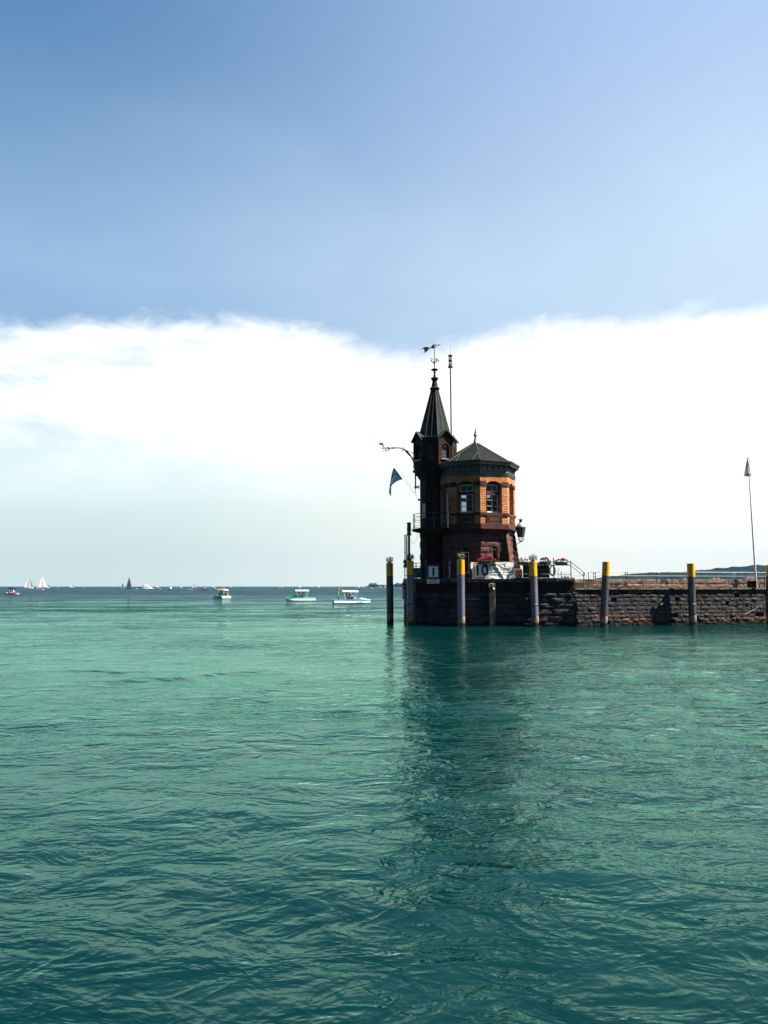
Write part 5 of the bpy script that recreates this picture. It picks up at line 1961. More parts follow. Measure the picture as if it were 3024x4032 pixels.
for pts in (((400, 310), (340, 320), (290, 320), (262, 290), (225, 282)), ((390, 330), (350, 350), (320, 375), (318, 400), (340, 408), (348, 392), (335, 388)), ((330, 240), (305, 280), (310, 305), (350, 312)),
            ((345, 300), (335, 275), (350, 262), (370, 275), (362, 295), (348, 290)), ((240, 185), (222, 150), (214, 128)), ((225, 160), (250, 140), (255, 112)), ((215, 212), (198, 225), (192, 248)),
            ((1205, 420), (1170, 440), (1160, 470), (1180, 500), (1208, 505)), ((1330, 168), (336, 180))[0:0] or ((300, 175), (320, 160), (333, 170))):
    m.tube([fz(*q) for q in pts], .014, 5)
m.build('scrollwork', 'iron', fb)
# pulley ball, halyard and pennant
hl = MB()
hl.tube([fz(430, 395), fz(1310, 1690)], .006, 4)
hl.tube([fz(415, 440), fz(500, 580), fz(625, 800)], .006, 4)
hl.tube([fz(905, 1180), fz(1050, 1370), fz(1270, 1680)], .006, 4)
hlo = hl.build('halyard', 'rope', None)
tag(hlo, 'thin pale double line running from the iron bracket down to the tower wall', 'rope')
m = MB()
pb_ = fz(1310, 1715)
m.ball(pb_, .075, 12, 8)
m.tube([pb_, pb_ + Vector((.14, .1, 0))], .03, 6)
tag(m.build('halyard_ball', 'iron', None, smooth=True), 'small black ball fitting on the tower wall where the halyard ends', 'fitting')

fl = thing('pennant', 'dark blue pennant with a white swoosh hanging limp from the halyard', 'flag', (0, 0, 0))


def fy(x, y):
    return 47.35 + .07 * math.sin(x / 38.0 + y / 160.0) + .04 * math.sin(y / 70.0)



FL_OUT = [(632, 832), (870, 1155), (760, 1185), (660, 1240), (590, 1300), (555, 1350), (558, 1440), (550, 1645), (535, 1600), (492, 1510), (505, 1400), (545, 1150), (570, 1000), (600, 900)]
FL_WHITE = [[(718, 1020), (650, 1120), (600, 1200), (578, 1290), (545, 1290), (550, 1230), (575, 1140), (620, 1075)], [(515, 1450), (545, 1430), (545, 1560), (510, 1490)], [(525, 1350), (548, 1345), (540, 1410), (512, 1430)]]
FL_TEAL = [[(640, 905), (710, 970), (715, 1010), (640, 1040), (592, 1075), (585, 1030), (600, 960)], [(745, 1030), (835, 1145), (700, 1200), (600, 1270), (590, 1230), (640, 1150), (690, 1080), (722, 1030)]]


def inside(pt, poly):
    c = False
    for a, b in zip(poly, poly[1:] + poly[:1]):
        if (a[1] > pt[1]) != (b[1] > pt[1]) and pt[0] < (b[0] - a[0]) * (pt[1] - a[1]) / (b[1] - a[1]) + a[0]:
            c = not c
    return c


def fpt_(x, y):
    return fz(x, y, fy(x, y) + (x - 680) * .0016)


cells = {'flag_navy': MB(), 'flag_teal': MB(), 'flag_white': MB()}
stp = 6
for iy in range(832, 1646, stp):
    xs = []
    yc = iy + stp / 2
    for a, b in zip(FL_OUT, FL_OUT[1:] + FL_OUT[:1]):
        if (a[1] > yc) != (b[1] > yc):
            xs.append(a[0] + (b[0] - a[0]) * (yc - a[1]) / (b[1] - a[1]))
    xs.sort()
    for x0, x1 in zip(xs[::2], xs[1::2]):
        n = max(1, int((x1 - x0) / stp))
        for k in range(n):
            u0, u1 = x0 + (x1 - x0) * k / n, x0 + (x1 - x0) * (k + 1) / n
            c = ((u0 + u1) / 2, yc)
            key = 'flag_white' if any(inside(c, p) for p in FL_WHITE) else ('flag_teal' if any(inside(c, p) for p in FL_TEAL) else 'flag_navy')
            cells[key].quad([fpt_(u0, iy), fpt_(u1, iy), fpt_(u1, iy + stp), fpt_(u0, iy + stp)])
for key, nm in (('flag_navy', 'border'), ('flag_teal', 'teal_field'), ('flag_white', 'white_swoosh')):
    cells[key].build(nm, key, fl, fix=False)

# ---- white flag mast at the right with its cream flag
fpb, fpt = at(2978, 2315, 48.1), at(2945, 1806, 48.1)
fm = thing('flag_mast', 'tall tapering white flag mast standing on the ledge near the right edge', 'flag mast', (fpb.x, 48.1, 2.2))
top_ = Vector((fpt.x - fpb.x, 0, fpt.z - 2.2))
m = MB()
m.tube([(0, 0, 0), top_ * .5, top_], [.062, .045, .022], 12)
m.build('pole', 'white_paint', fm, smooth=True)
m = MB()
m.lathe([(.07, top_.z), (.075, top_.z + .03), (.03, top_.z + .05)], 10, c=(top_.x, 0))
m.build('truck', 'iron', fm)
m = MB()
m.tube([(-.18, 0, .02), (-.18, 0, .35), (.02, 0, .40)], .03, 6)
m.build('foot_clamp', 'iron', fm)


def rz_(x, y, Y=46.9):
    Y = Y + 1.15
    return at(2500 + x * 524 / 1610, 1780 + y * 524 / 1610, Y)


ff = thing('limp_flag', 'limp cream flag with a dark cross hanging at the head of the white mast', 'flag', (0, 0, 0))
m = MB()
nseg = 24
P = []
for i in range(nseg + 1):
    t = i / nseg
    xt = 1352 + (1385 - 1352) * t
    xb = 1313 + (1434 - 1313) * t
    row = []
    for j in range(13):
        s_ = j / 12
        row.append(tuple(rz_(xt + (xb - xt) * s_, 95 + (292 + 10 * t - 95) * s_, 46.75 + .55 * t + .06 * math.sin(t * 14) * (.3 + s_))))
    P.append(row)
m.grid(P)
m.build('cloth', 'flag_cream', ff, fix=False)
m = MB()
m.tube([rz_(1358, 95, 46.85), rz_(1356, 180, 46.85), rz_(1365, 296, 46.85)], .04, 6)
m.tube([rz_(1385, 95, 46.76), rz_(1378, 200, 46.76), rz_(1376, 290, 46.76)], .016, 6)
m.tube([rz_(1338, 268, 46.74), rz_(1408, 275, 46.74)], .03, 6)
m.tube([rz_(1352, 150, 46.74), rz_(1378, 152, 46.74)], .025, 6)
m.build('dark_cross', 'flag_navy', ff)
# bins by the mast
for k, (x, w, lab) in enumerate(((2957, .36, 'wider black bin standing on the ledge left of the white mast'), (2969, .26, 'narrow black bin squeezed against the foot of the white mast'))):
    p = at(x, 2318, 48.05)
    t = thing('litter_bin', lab, 'bin', (p.x, 48.05, 2.2), 0, 'bins at the foot of the flag mast')
    m = MB()
    m.box(-w / 2, w / 2, -.14, .14, .02, .42)
    m.build('body', 'sign_black', t, bevel=.02)
    m = MB()
    m.box(-w / 2 - .01, w / 2 + .01, -.15, .15, .423, .47)
    m.build('lid', 'iron', t, bevel=.015)
p = at(3014, 2300, 48.2)
t = thing('railing_post', 'dark upright post on the ledge at the right edge beside the last pile', 'post', (p.x, 48.3, 2.2))
m = MB()
m.tube([(0, 0, 0), (0, 0, .62)], .035, 8)
m.build('pole', 'rail_iron', t)
# mooring rope
rp0, rp1 = at(3034, 2345, 47.6), at(2965, 2402, 47.6)
m = MB()
m.tube([rp0.lerp(rp1, i / 12) + Vector((0, -.03, -.10 * math.sin(math.pi * i / 12))) for i in range(13)] + [at(2930, 2420, 47.3), at(2890, 2422, 47.1)], .018, 6)
tag(m.build('mooring_rope', 'rope', None, smooth=True), 'pale slack rope drawn across the wall to the pile at the right edge', 'rope')
# weeds growing from the wall
for k, (px, py, n) in enumerate(((2597, 2362, 90), (2262, 2330, 70))):
    p = at(px, py, [46.15, 44.8][k])
    m = MB()
    leafy(m, (0, 0, -.2), (.5, .12), .35, n, .05, random.Random(80 + k), droop=.1)
    t = thing('wall_plant', ['small green weed growing from the wall between the two right hand dark piles', 'small weed hanging from the joint below the stair handrail'][k], 'plant', (p.x, [46.15, 44.66][k], p.z), 0, 'weeds on the pier wall')
    m.build('foliage', 'leaf', t, fix=False)
    m = MB()
    m.tube([(0, .1, -.1), (.05, 0, .0), (.1, -.05, .1)], .008, 4)
    m.tube([(0, .1, -.1), (-.08, 0, -.05), (-.12, -.05, -.15)], .008, 4)
    m.build('stem', 'leaf', t, fix=False)

# ================================================================== PEOPLE
def skin_body(verts, edges, radii, sub=1):
    me = bpy.data.meshes.new('b')
    me.from_pydata([tuple(v) for v in verts], edges, [])
    o = bpy.data.objects.new('b', me)
    COL.objects.link(o)
    o.modifiers.new('s', 'SKIN')
    sd = o.modifiers.new('u', 'SUBSURF')
    sd.levels = sd.render_levels = sub
    sk = me.skin_vertices[0].data
    for i, r_ in enumerate(radii):
        sk[i].radius = (r_, r_) if not isinstance(r_, tuple) else r_
        sk[i].use_root = (i == 0)
    dg = bpy.context.evaluated_depsgraph_get()
    out = bpy.data.meshes.new_from_object(o.evaluated_get(dg))
    bpy.data.objects.remove(o)
    bpy.data.meshes.remove(me)
    return out


def person(loc, rz, pose, label, skin='skin', shorts='cloth_black', top=None, hair_len=0.0, group=None, lean=0.0):
    """one continuous body with head, face, hands; clothing and hair are children"""
    t = None
    V = Vector
    if pose == 'stand_reach':                 # both arms raised forward holding the canopy edge
        J = dict(pel=(0, 0, .93), sp=(0, .01, 1.14), ch=(0, 0, 1.33), nk=(0, 0, 1.47), hd=(0, -.03, 1.61),
                 lh=(-.10, 0, .90), lk=(-.12, -.02, .50), la=(-.12, .02, .09), lt=(-.13, -.15, .04),
                 rh=(.10, 0, .90), rk=(.12, .0, .50), ra=(.13, .03, .09), rt=(.14, -.14, .04),
                 ls=(-.19, 0, 1.42), le=(-.24, -.24, 1.40), lw=(-.20, -.46, 1.55), rs=(.19, 0, 1.42), re=(.22, -.26, 1.44), rw=(.18, -.50, 1.58))
    elif pose == 'stand':
        J = dict(pel=(0, 0, .93), sp=(0, .01, 1.14), ch=(0, 0, 1.33), nk=(0, 0, 1.47), hd=(0, -.03, 1.61),
                 lh=(-.10, 0, .90), lk=(-.12, -.03, .50), la=(-.12, .02, .09), lt=(-.13, -.15, .04),
                 rh=(.10, 0, .90), rk=(.13, -.04, .50), ra=(.14, .0, .09), rt=(.16, -.16, .04),
                 ls=(-.19, 0, 1.42), le=(-.25, -.02, 1.14), lw=(-.22, -.18, .94), rs=(.19, 0, 1.42), re=(.27, .02, 1.15), rw=(.20, -.16, 1.02))
    else:                                     # sitting with legs stretched to the pedals
        k_ = .42 if pose == 'sit' else .36
        J = dict(pel=(0, 0, .10), sp=(0, .06, .30), ch=(0, .12, .49), nk=(0, .13, .63), hd=(0, .09, .77),
                 lh=(-.10, -.03, .10), lk=(-.14, -.40, k_), la=(-.13, -.72, .10), lt=(-.13, -.86, .18),
                 rh=(.10, -.03, .10), rk=(.13, -.44, k_ - .10), ra=(.12, -.80, .08), rt=(.12, -.93, .17),
                 ls=(-.18, .11, .57), le=(-.28, .02, .34), lw=(-.20, -.20, .30), rs=(.18, .11, .57), re=(.30, .05, .33), rw=(.24, -.17, .24))
    names = list(J)
    rad = dict(pel=(.15, .11), sp=(.125, .09), ch=(.155, .105), nk=.055, hd=.03, lh=.085, rh=.085, lk=.058, rk=.058, la=.038, ra=.038, lt=.03, rt=.03, ls=.055, rs=.055, le=.040, re=.040, lw=.027, rw=.027)
    E_ = [('pel', 'sp'), ('sp', 'ch'), ('ch', 'nk'), ('nk', 'hd'), ('pel', 'lh'), ('lh', 'lk'), ('lk', 'la'), ('la', 'lt'), ('pel', 'rh'), ('rh', 'rk'), ('rk', 'ra'), ('ra', 'rt'), ('ch', 'ls'), ('ls', 'le'), ('le', 'lw'), ('ch', 'rs'), ('rs', 're'), ('re', 'rw')]
    P = {k: V(v) for k, v in J.items()}
    vs = [P[n] for n in names]
    ed = [(names.index(a), names.index(b)) for a, b in E_]
    rr_ = [rad[n] for n in names]
    for s_ in 'lr':                           # palms
        d = (P[s_ + 'w'] - P[s_ + 'e']).normalized()
        vs.append(P[s_ + 'w'] + d * .07)
        rr_.append(.026)
        ed.append((names.index(s_ + 'w'), len(vs) - 1))
    me = skin_body(vs, ed, rr_)
    mb = MB()
    h = P['hd']
    mb.ball(h + V((0, 0, 0)), .1, 14, 10, (.78, .95, 1.18))
    mb.ball(h + V((0, -.03, -.07)), .06, 10, 6, (.85, .9, .8))
    mb.tube([h + V((0, -.09, .02)), h + V((0, -.117, -.018)), h + V((0, -.095, -.03))], .012, 6)
    mb.ball(h + V((-.08, .005, -.005)), .022, 6, 4, (.4, 1, 1.3))
    mb.ball(h + V((.08, .005, -.005)), .022, 6, 4, (.4, 1, 1.3))
    mb.tube([h + V((-.025, -.093, -.055)), h + V((0, -.098, -.056)), h + V((.025, -.093, -.055))], .006, 5)
    for s_, sg_ in (('l', -1), ('r', 1)):
        d = (P[s_ + 'w'] - P[s_ + 'e']).normalized()
        c = P[s_ + 'w'] + d * .075
        sd = d.cross(V((0, 0, 1)))
        sd = sd.normalized() if sd.length > .1 else V((1, 0, 0))
        up = sd.cross(d)
        for q in range(4):
            o_ = sd * (q - 1.5) * .017
            L = (.065, .078, .072, .055)[q]
            mb.tube([c + o_, c + o_ * 1.2 + d * L * .55 - up * .006, c + o_ * 1.2 + d * L - up * .028], [.009, .008, .006], 5)
        mb.tube([c - sd * sg_ * .022 - d * .035, c - sd * sg_ * .045 - d * .005 - up * .01, c - sd * sg_ * .05 + d * .02 - up * .02], [.010, .009, .007], 5)
    base = bmesh.new()
    base.from_mesh(me)
    o2 = bpy.data.meshes.new('x')
    o2.from_pydata(mb.v, [], mb.f)
    base.from_mesh(o2)
    base.to_mesh(me)
    base.free()
    bpy.data.meshes.remove(o2)
    me.shade_smooth()
    me.materials.clear()
    me.materials.append(M[skin])
    me.name = 'person'
    body = bpy.data.objects.new('person', me)
    COL.objects.link(body)
    body.location = loc
    body.rotation_euler = (lean, 0, rz)
    tag(body, label, 'person', group)

    def child(name, m_, mat):
        m_.shade_smooth()
        m_.materials.clear()
        m_.materials.append(M[mat])
        c = bpy.data.objects.new(name, m_)
        COL.objects.link(c)
        c.parent = body
    # shorts
    up_ = P['pel'].lerp(P['sp'], .35)
    lm, rm = P['lh'].lerp(P['lk'], .62), P['rh'].lerp(P['rk'], .62)
    child('shorts', skin_body([P['pel'], up_, P['lh'], lm, P['rh'], rm], [(0, 1), (0, 2), (2, 3), (0, 4), (4, 5)], [(.165, .125), (.15, .11), .10, .088, .10, .088]), shorts)
    if top:
        lm, rm = P['ls'].lerp(P['le'], .5), P['rs'].lerp(P['re'], .5)
        child('shirt', skin_body([P['ch'], P['sp'], up_, P['nk'] - V((0, 0, .05)), P['ls'], lm, P['rs'], rm], [(0, 1), (1, 2), (0, 3), (0, 4), (4, 5), (0, 6), (6, 7)], [(.17, .12), (.14, .105), (.155, .12), .06, .068, .058, .068, .058]), top)
    hm_ = MB()
    hm_.ball(h + V((0, .018, .028)), .1, 14, 8, (.84, .98, 1.12))
    if hair_len:
        hm_.tube([h + V((0, .07, .02)), h + V((0, .10, -.08)), h + V((0, .09, -.08 - hair_len))], [.08, .07, .035], 10)
    # keep the face clear
    hm_.build('hair', 'hair', body, smooth=True, fix=False)
    ey = MB()
    for s_ in (-1, 1):
        ey.ball(h + V((s_ * .032, -.088, .012)), .011, 6, 4)
    ey.build('eye', 'eye', body, smooth=True, fix=False)
    return body


# ================================================================== BOATS
def loft(sections, mb, close=True):
    """sections: list of lists of points"""
    mb.grid(sections)
    n = len(sections[0])
    b = len(mb.v) - len(sections) * n
    mb.face([b + i for i in range(n)][::-1])
    mb.face([b + (len(sections) - 1) * n + i for i in range(n)])


def hull_sections(L, B, H, n=9, draft=.15, bow=.55, flat=False):
    """pointed at +X, transom at -X"""
    S = []
    for i in range(n):
        t = i / (n - 1)
        x = -L / 2 + L * t
        w = B / 2 * (1 - max(0, (t - bow) / (1 - bow)) ** 2 * .97)
        h = H * (1 + .25 * max(0, t - .4))
        k = w * (.55 if not flat else .8)
        x2 = x + L * .06 * max(0, t - .6) * 2
        S.append([(x2, -w, h), (x2, -w * .98, h * .55), (x, -k, -draft * (1 - t * .4)), (x, 0, -draft * 1.3), (x, k, -draft * (1 - t * .4)), (x2, w * .98, h * .55), (x2, w, h)])
    return S


def pedal_boat(loc, rz, label, deck_mat, trim_mat, canopy=True, slide=False, tilt=.0, L=4.6, number=None):
    """catamaran pedal boat, bow at local +X"""
    t = thing('pedal_boat', label, 'pedal boat', loc, rz, 'pedal boats on the lake')
    B = 1.75
    for s_ in (-1, 1):
        m = MB()
        S = []
        for i in range(11):
            q = i / 10
            x = -L / 2 + L * q
            w = .27 * (1 - max(0, (q - .7) / .3) ** 2 * .75)
            zb = -.15 + .30 * max(0, (q - .75) / .25) ** 2
            c = s_ * (B / 2 - .27)
            bl = .13 * (1 - q ** 4)
            S.append([(x, c - w - (.035 if s_ < 0 else 0), .34), (x, c - w - (bl if s_ < 0 else 0), .10), (x, c - w * .75, zb - .05), (x, c + w * .75, zb - .05), (x, c + w + (bl if s_ > 0 else 0), .10), (x, c + w + (.035 if s_ > 0 else 0), .34)])
        loft(S, m)
        m.build('float', 'hull_white', t, bevel=.02)
    # deck with raised sides, footwell and prow
    m = MB()
    S = []
    for i in range(13):
        q = i / 12
        x = -L / 2 + L * q
        w = B / 2 * (1 - max(0, (q - .72) / .28) ** 2 * .35) + .03
        hgt = .46 + .10 * math.sin(q * math.pi) + (.10 * max(0, (q - .62) / .38) if q < .9 else .06)
        well = .37 if .42 < q < .78 else hgt + .02
        S.append([(x, -w, .342), (x, -w, .38), (x, -w + .10, hgt), (x, -w + .24, hgt), (x, -w + .30, well), (x, 0, well + (0.0 if .42 < q < .78 else .03)), (x, w - .30, well), (x, w - .24, hgt), (x, w - .10, hgt), (x, w, .38), (x, w, .342)])
    loft(S, m)
    m.build('deck', deck_mat, t, smooth=True)
    m = MB()
    m.tube([(-L / 2, -B / 2 - .03, .345), (L * .22, -B / 2 - .03, .345), (L / 2 - .05, -B / 2 + .28, .37)], .018, 6)
    m.tube([(-L / 2, B / 2 + .03, .345), (L * .22, B / 2 + .03, .345), (L / 2 - .05, B / 2 - .28, .37)], .018, 6)
    m.build('rubbing_strip', 'hull_white', t)
    m = MB()
    S = []
    for x, w, z in ((L * .18, .50, .50), (L * .24, .62, .80), (L * .34, .55, .72), (L * .47, .30, .50)):
        S.append([(x, -w, .46), (x, -w * .7, z), (x, w * .7, z), (x, w, .46)])
    loft(S, m)
    m.build('prow_hood', trim_mat, t, bevel=.03)
    for s_ in (-1, 1):
        m = MB()
        S = []
        for i, (x, z) in enumerate(((.12, .52), (-.05, .50), (-.25, .52), (-.38, .62), (-.46, .88), (-.50, 1.0))):
            S.append([(x - .1, s_ * .38 - .26, z), (x - .1, s_ * .38 - .22, z - .03), (x - .1, s_ * .38 + .22, z - .03), (x - .1, s_ * .38 + .26, z)])
        m.grid(S)
        S2 = [[(p[0] - .05, p[1], p[2] - .04) for p in row] for row in S]
        m.grid(S2)
        m.build('seat', trim_mat, t, smooth=True, fix=False)
    if canopy:
        m = MB()
        zc, hx, hy = 1.62, .95, .72
        for sx in (-1, 1):
            for sy_ in (-1, 1):
                m.tube([(sx * .85 - .2 - sx * .15, sy_ * .74, .45), (sx * hx - .2, sy_ * hy, zc + tilt * sx)], .02, 6)
        m.tube([(-hx - .2, -hy, zc - tilt), (hx - .2, -hy, zc + tilt), (hx - .2, hy, zc + tilt), (-hx - .2, hy, zc - tilt), (-hx - .2, -hy, zc - tilt)], .02, 6)
        if number:
            m.tube([(-.35, -.76, zc - .05), (.55, -.76, .5)], .022, 6)
        m.build('canopy_frame', 'white_paint', t)
        m = MB()
        P = []
        for i in range(13):
            row = []
            for j in range(9):
                u, v = i / 12 * 2 - 1, j / 8 * 2 - 1
                z = zc + .03 + tilt * u + .10 * (1 - v * v) - .03 * math.cos(u * 9) * (1 - v * v) + (.0 if abs(v) < .99 else -.10)
                row.append((u * (hx + .08) - .2, v * (hy + .06), z))
            P.append(row)
        m.grid(P)
        m.build('canopy', 'canopy', t, smooth=True, fix=False)
    m = MB()
    m.tube([(-L / 2 + .02, .25, .5), (-L / 2 - .06, .25, .35), (-L / 2 - .08, .25, -.2)], .018, 6)
    m.tube([(-L / 2 + .02, -.1, .5), (-L / 2 - .06, -.1, .35), (-L / 2 - .08, -.1, -.2)], .018, 6)
    m.build('ladder', 'steel', t)
    if number:
        letters(number, .19, t, L * .20, -B / 2 - .145, .14, 'sign_navy', .004, 'CENTER', 'registration', fn=lambda x, z: (z - .10) * .42)
    return t


# farthest left of the three: seen from behind, two people standing
p1 = gp(878, 2356)
pb1 = pedal_boat((p1.x, p1.y, 0), R(72), 'pedal boat with white canopy seen from behind, two bare backed people standing on it', 'hull_green', 'hull_dark', L=3.8)
person((p1.x + .28, p1.y - 1.05, .50), R(180 - 18), 'stand', 'person in dark shorts standing right on the pedal boat seen from behind', 'skin_light', 'cloth_black')
person((p1.x - .32, p1.y - .55, .50), R(180 - 8), 'stand', 'person in reddish shorts standing left on the pedal boat seen from behind', 'skin', 'cloth_red', hair_len=.10)
person((p1.x + .55, p1.y + .05, .52), R(180 - 18), 'sit', 'person sitting at the right under the canopy of the pedal boat seen from behind', 'skin', 'cloth_black', 'cloth_red')

p2 = gp(1184, 2366)
pedal_boat((p2.x, p2.y, 0), R(191), 'emerald green pedal boat with white canopy and two seated riders', 'hull_green', 'hull_green', L=4.6)
person((p2.x + .30, p2.y - .35, .54), R(-94), 'sit', 'person with dark shirt sitting at the near side of the green pedal boat', 'skin', 'cloth_black', 'cloth_black')
person((p2.x - .62, p2.y + .30, .54), R(-100), 'sit', 'person with bare arms sitting at the far side of the green pedal boat', 'skin_light', 'cloth_black', 'cloth_navy', .12)

p3 = gp(1384, 2376)
pedal_boat((p3.x, p3.y, 0), R(11), 'blue and white pedal boat nearest the leftmost pile, white canopy raised over its riders', 'hull_blue', 'hull_lightblue', tilt=-.02, L=5.0, number='FRI 120 P5')
person((p3.x - 1.78, p3.y - .4, .52), R(90), 'stand_reach', 'person in bright green shorts standing with raised arms on the blue pedal boat', 'skin', 'cloth_green')
person((p3.x - .55, p3.y + .25, .56), R(94), 'sit', 'person in dark clothes leaning back on the blue pedal boat', 'skin', 'cloth_black', 'cloth_black')
person((p3.x - .10, p3.y - .40, .54), R(96), 'sit2', 'person with long dark hair reclining in light clothes in front of the blue prow', 'skin_light', 'cloth_black', None, .22)


def motor_boat(loc, rz, L, label, hull='hull_white', stripe=None, canopy=None, cabin=False, group='motor boats on the lake', mast=0.0):
    t = thing('motor_boat', label, 'motor boat', loc, rz, group)
    B, H = L * .36, L * .13
    m = MB()
    loft(hull_sections(L, B, H), m)
    m.build('hull', hull, t, smooth=True)
    if stripe:
        m = MB()
        S = hull_sections(L * 1.004, B * 1.03, H)
        for sd in (0, 1):
            m.grid([[Vector(r_[0 if sd == 0 else 6]) + Vector((0, 0, .02)), Vector(r_[0 if sd == 0 else 6]) * 1.0 - Vector((0, 0, H * .3))] for r_ in S])
        m.build('stripe', stripe, t, fix=False)
    m = MB()
    if cabin:
        S = []
        for x, w, z in ((-L * .28, .8, H * 2.5), (-L * .05, .82, H * 2.7), (L * .10, .72, H * 2.4), (L * .30, .4, H * 1.15)):
            S.append([(x, -B / 2 * w, H * .95), (x, -B / 2 * w * .8, z), (x, B / 2 * w * .8, z), (x, B / 2 * w, H * .95)])
        loft(S, m)
        m.build('cabin', 'hull_white', t, smooth=False)
        m = MB()
        for s_ in (-1, 1):
            m.quad([(-L * .24, s_ * B * .395, H * 1.5), (L * .08, s_ * B * .36, H * 1.5), (L * .04, s_ * B * .335, H * 2.2), (-L * .22, s_ * B * .355, H * 2.2)])
        m.build('cabin_window', 'hull_dark', t, fix=False)
    else:
        m.box(-L * .12, L * .02, -B * .3, B * .3, H * .5, H * 1.5)
        m.box(-L * .44, -L * .32, -B * .38, B * .38, H * .5, H * 1.3)
        m.build('seat', 'cloth_white', t, bevel=.03)
        m = MB()
        m.grid([[(L * .06, y * B * .38, H * .95), (L * .0, y * B * .34, H * 1.9)] for y in (-1, -.5, 0, .5, 1)])
        m.build('windscreen', 'glass', t, fix=False)
    m = MB()
    m.box(-L * .54, -L * .49, -B * .12, B * .12, -.1, H * 1.3)
    m.build('outboard_motor', 'hull_dark', t, bevel=.03)
    if canopy:
        m = MB()
        zc = H + 1.35
        for x in (-L * .22, L * .12):
            for s_ in (-1, 1):
                m.tube([(x * .6, s_ * B * .45, H), (x, s_ * B * .42, zc)], .02, 5)
        m.build('canopy_frame', 'white_paint', t)
        m = MB()
        m.grid([[(x, y * B * .48, zc + .22 * (1 - y * y) - (.20 if abs(y) > .99 else 0) - dz_) for y in (-1, -.98, -.5, 0, .5, .98, 1)] for x, dz_ in ((-L * .31, .16), (-L * .27, 0), (-L * .1, -.03), (L * .05, -.03), (L * .17, 0), (L * .20, .12))])
        m.build('canopy', canopy, t, smooth=True, fix=False)
    if mast:
        m = MB()
        m.tube([(0, 0, H), (0, 0, mast)], .04, 5, r1=.02)
        m.build('mast', 'steel', t)
    return t


def sail_boat(px, D, h, rz, label, hull='hull_white', main='sail', jib='sail', lean=0.0, Lf=.62):
    x = at(px, 2309, D).x
    t = thing('sailing_boat', label, 'sailing boat', (x, D, 0), rz, 'sailing boats on the horizon')
    t.rotation_euler = (lean, 0, rz)
    L = h * Lf
    m = MB()
    loft(hull_sections(L, L * .28, L * .10, bow=.4), m)
    m.build('hull', hull, t, smooth=True)
    m = MB()
    m.tube([(L * .08, 0, 0), (L * .08, 0, h)], .09, 6, r1=.05)
    m.tube([(L * .08, 0, h * .13), (-L * .42, L * .05, h * .13)], .07, 6)
    m.build('mast', 'steel', t)
    if main:
        m = MB()
        P = []
        for i in range(9):
            v = i / 8
            w = (1 - v) ** .85
            P.append([(L * .07 - L * .48 * w * u, .10 * L * math.sin(math.pi * u) * w + L * .05 * u * w, h * (.14 + .84 * v)) for u in [k / 5 for k in range(6)]])
        m.grid(P)
        m.build('mainsail', main, t, smooth=True, fix=False)
    if jib:
        m = MB()
        P = []
        for i in range(7):
            v = i / 6
            tip = Vector((L * .50, 0, h * .10)).lerp(Vector((L * .09, 0, h * .90)), v)
            bk = Vector((L * .02, L * .06, h * .12)).lerp(Vector((L * .09, 0, h * .90)), v)
            P.append([tip.lerp(bk, u) + Vector((0, .07 * L * math.sin(math.pi * u) * (1 - v), 0)) for u in [k / 4 for k in range(5)]])
        m.grid(P)
        m.build('jib', jib, t, smooth=True, fix=False)
    return t


def wat(px, D):
    return (at(px, 2309, D).x, D, 0)


g_ = gp(47, 2341)
motor_boat((g_.x, g_.y, 0), R(22), 3.4, 'small white and red motor boat with dark canopy near the left edge', stripe='hull_red', canopy='canopy_dark')
person((g_.x - .25, g_.y - .2, .48), R(60), 'sit', 'person sitting left under the dark canopy of the red and white boat', 'skin', 'cloth_black', 'cloth_black')
person((g_.x + .45, g_.y + .1, .48), R(80), 'sit', 'person in white sitting right under the dark canopy of the red and white boat', 'skin', 'cloth_white', 'cloth_white')
g_ = gp(157, 2324)
motor_boat((g_.x, g_.y, 0), R(5), 4.6, 'low white boat with a dark figure passing below the tall paired white sails')
person((g_.x - .75, g_.y, .45), R(80), 'stand', 'dark clothed person standing in the low boat below the paired white sails', 'skin', 'cloth_black', 'cloth_black')
sail_boat(112, 820, 12.3, R(38), 'leftmost sailing boat, two bright white sails', Lf=.80)
sail_boat(166, 840, 13.6, R(215), 'tallest white sailing boat at the left, sails full', Lf=.80)
sail_boat(184, 1000, 7.8, R(35), 'smaller sailing boat half hidden behind the tallest white sails at left', main=None, Lf=.9)
sail_boat(483, 900, 6.6, R(12), 'little sailing boat with cream sails left of the dark sailing boat', hull='sail_cream', main='sail_cream', jib='sail', Lf=.66)
sail_boat(509, 860, 13.2, R(170), 'dark sailing boat with tall sail shaded grey and cream jib', hull='hull_dark', main='sail_shaded', jib='sail_cream', Lf=.62)
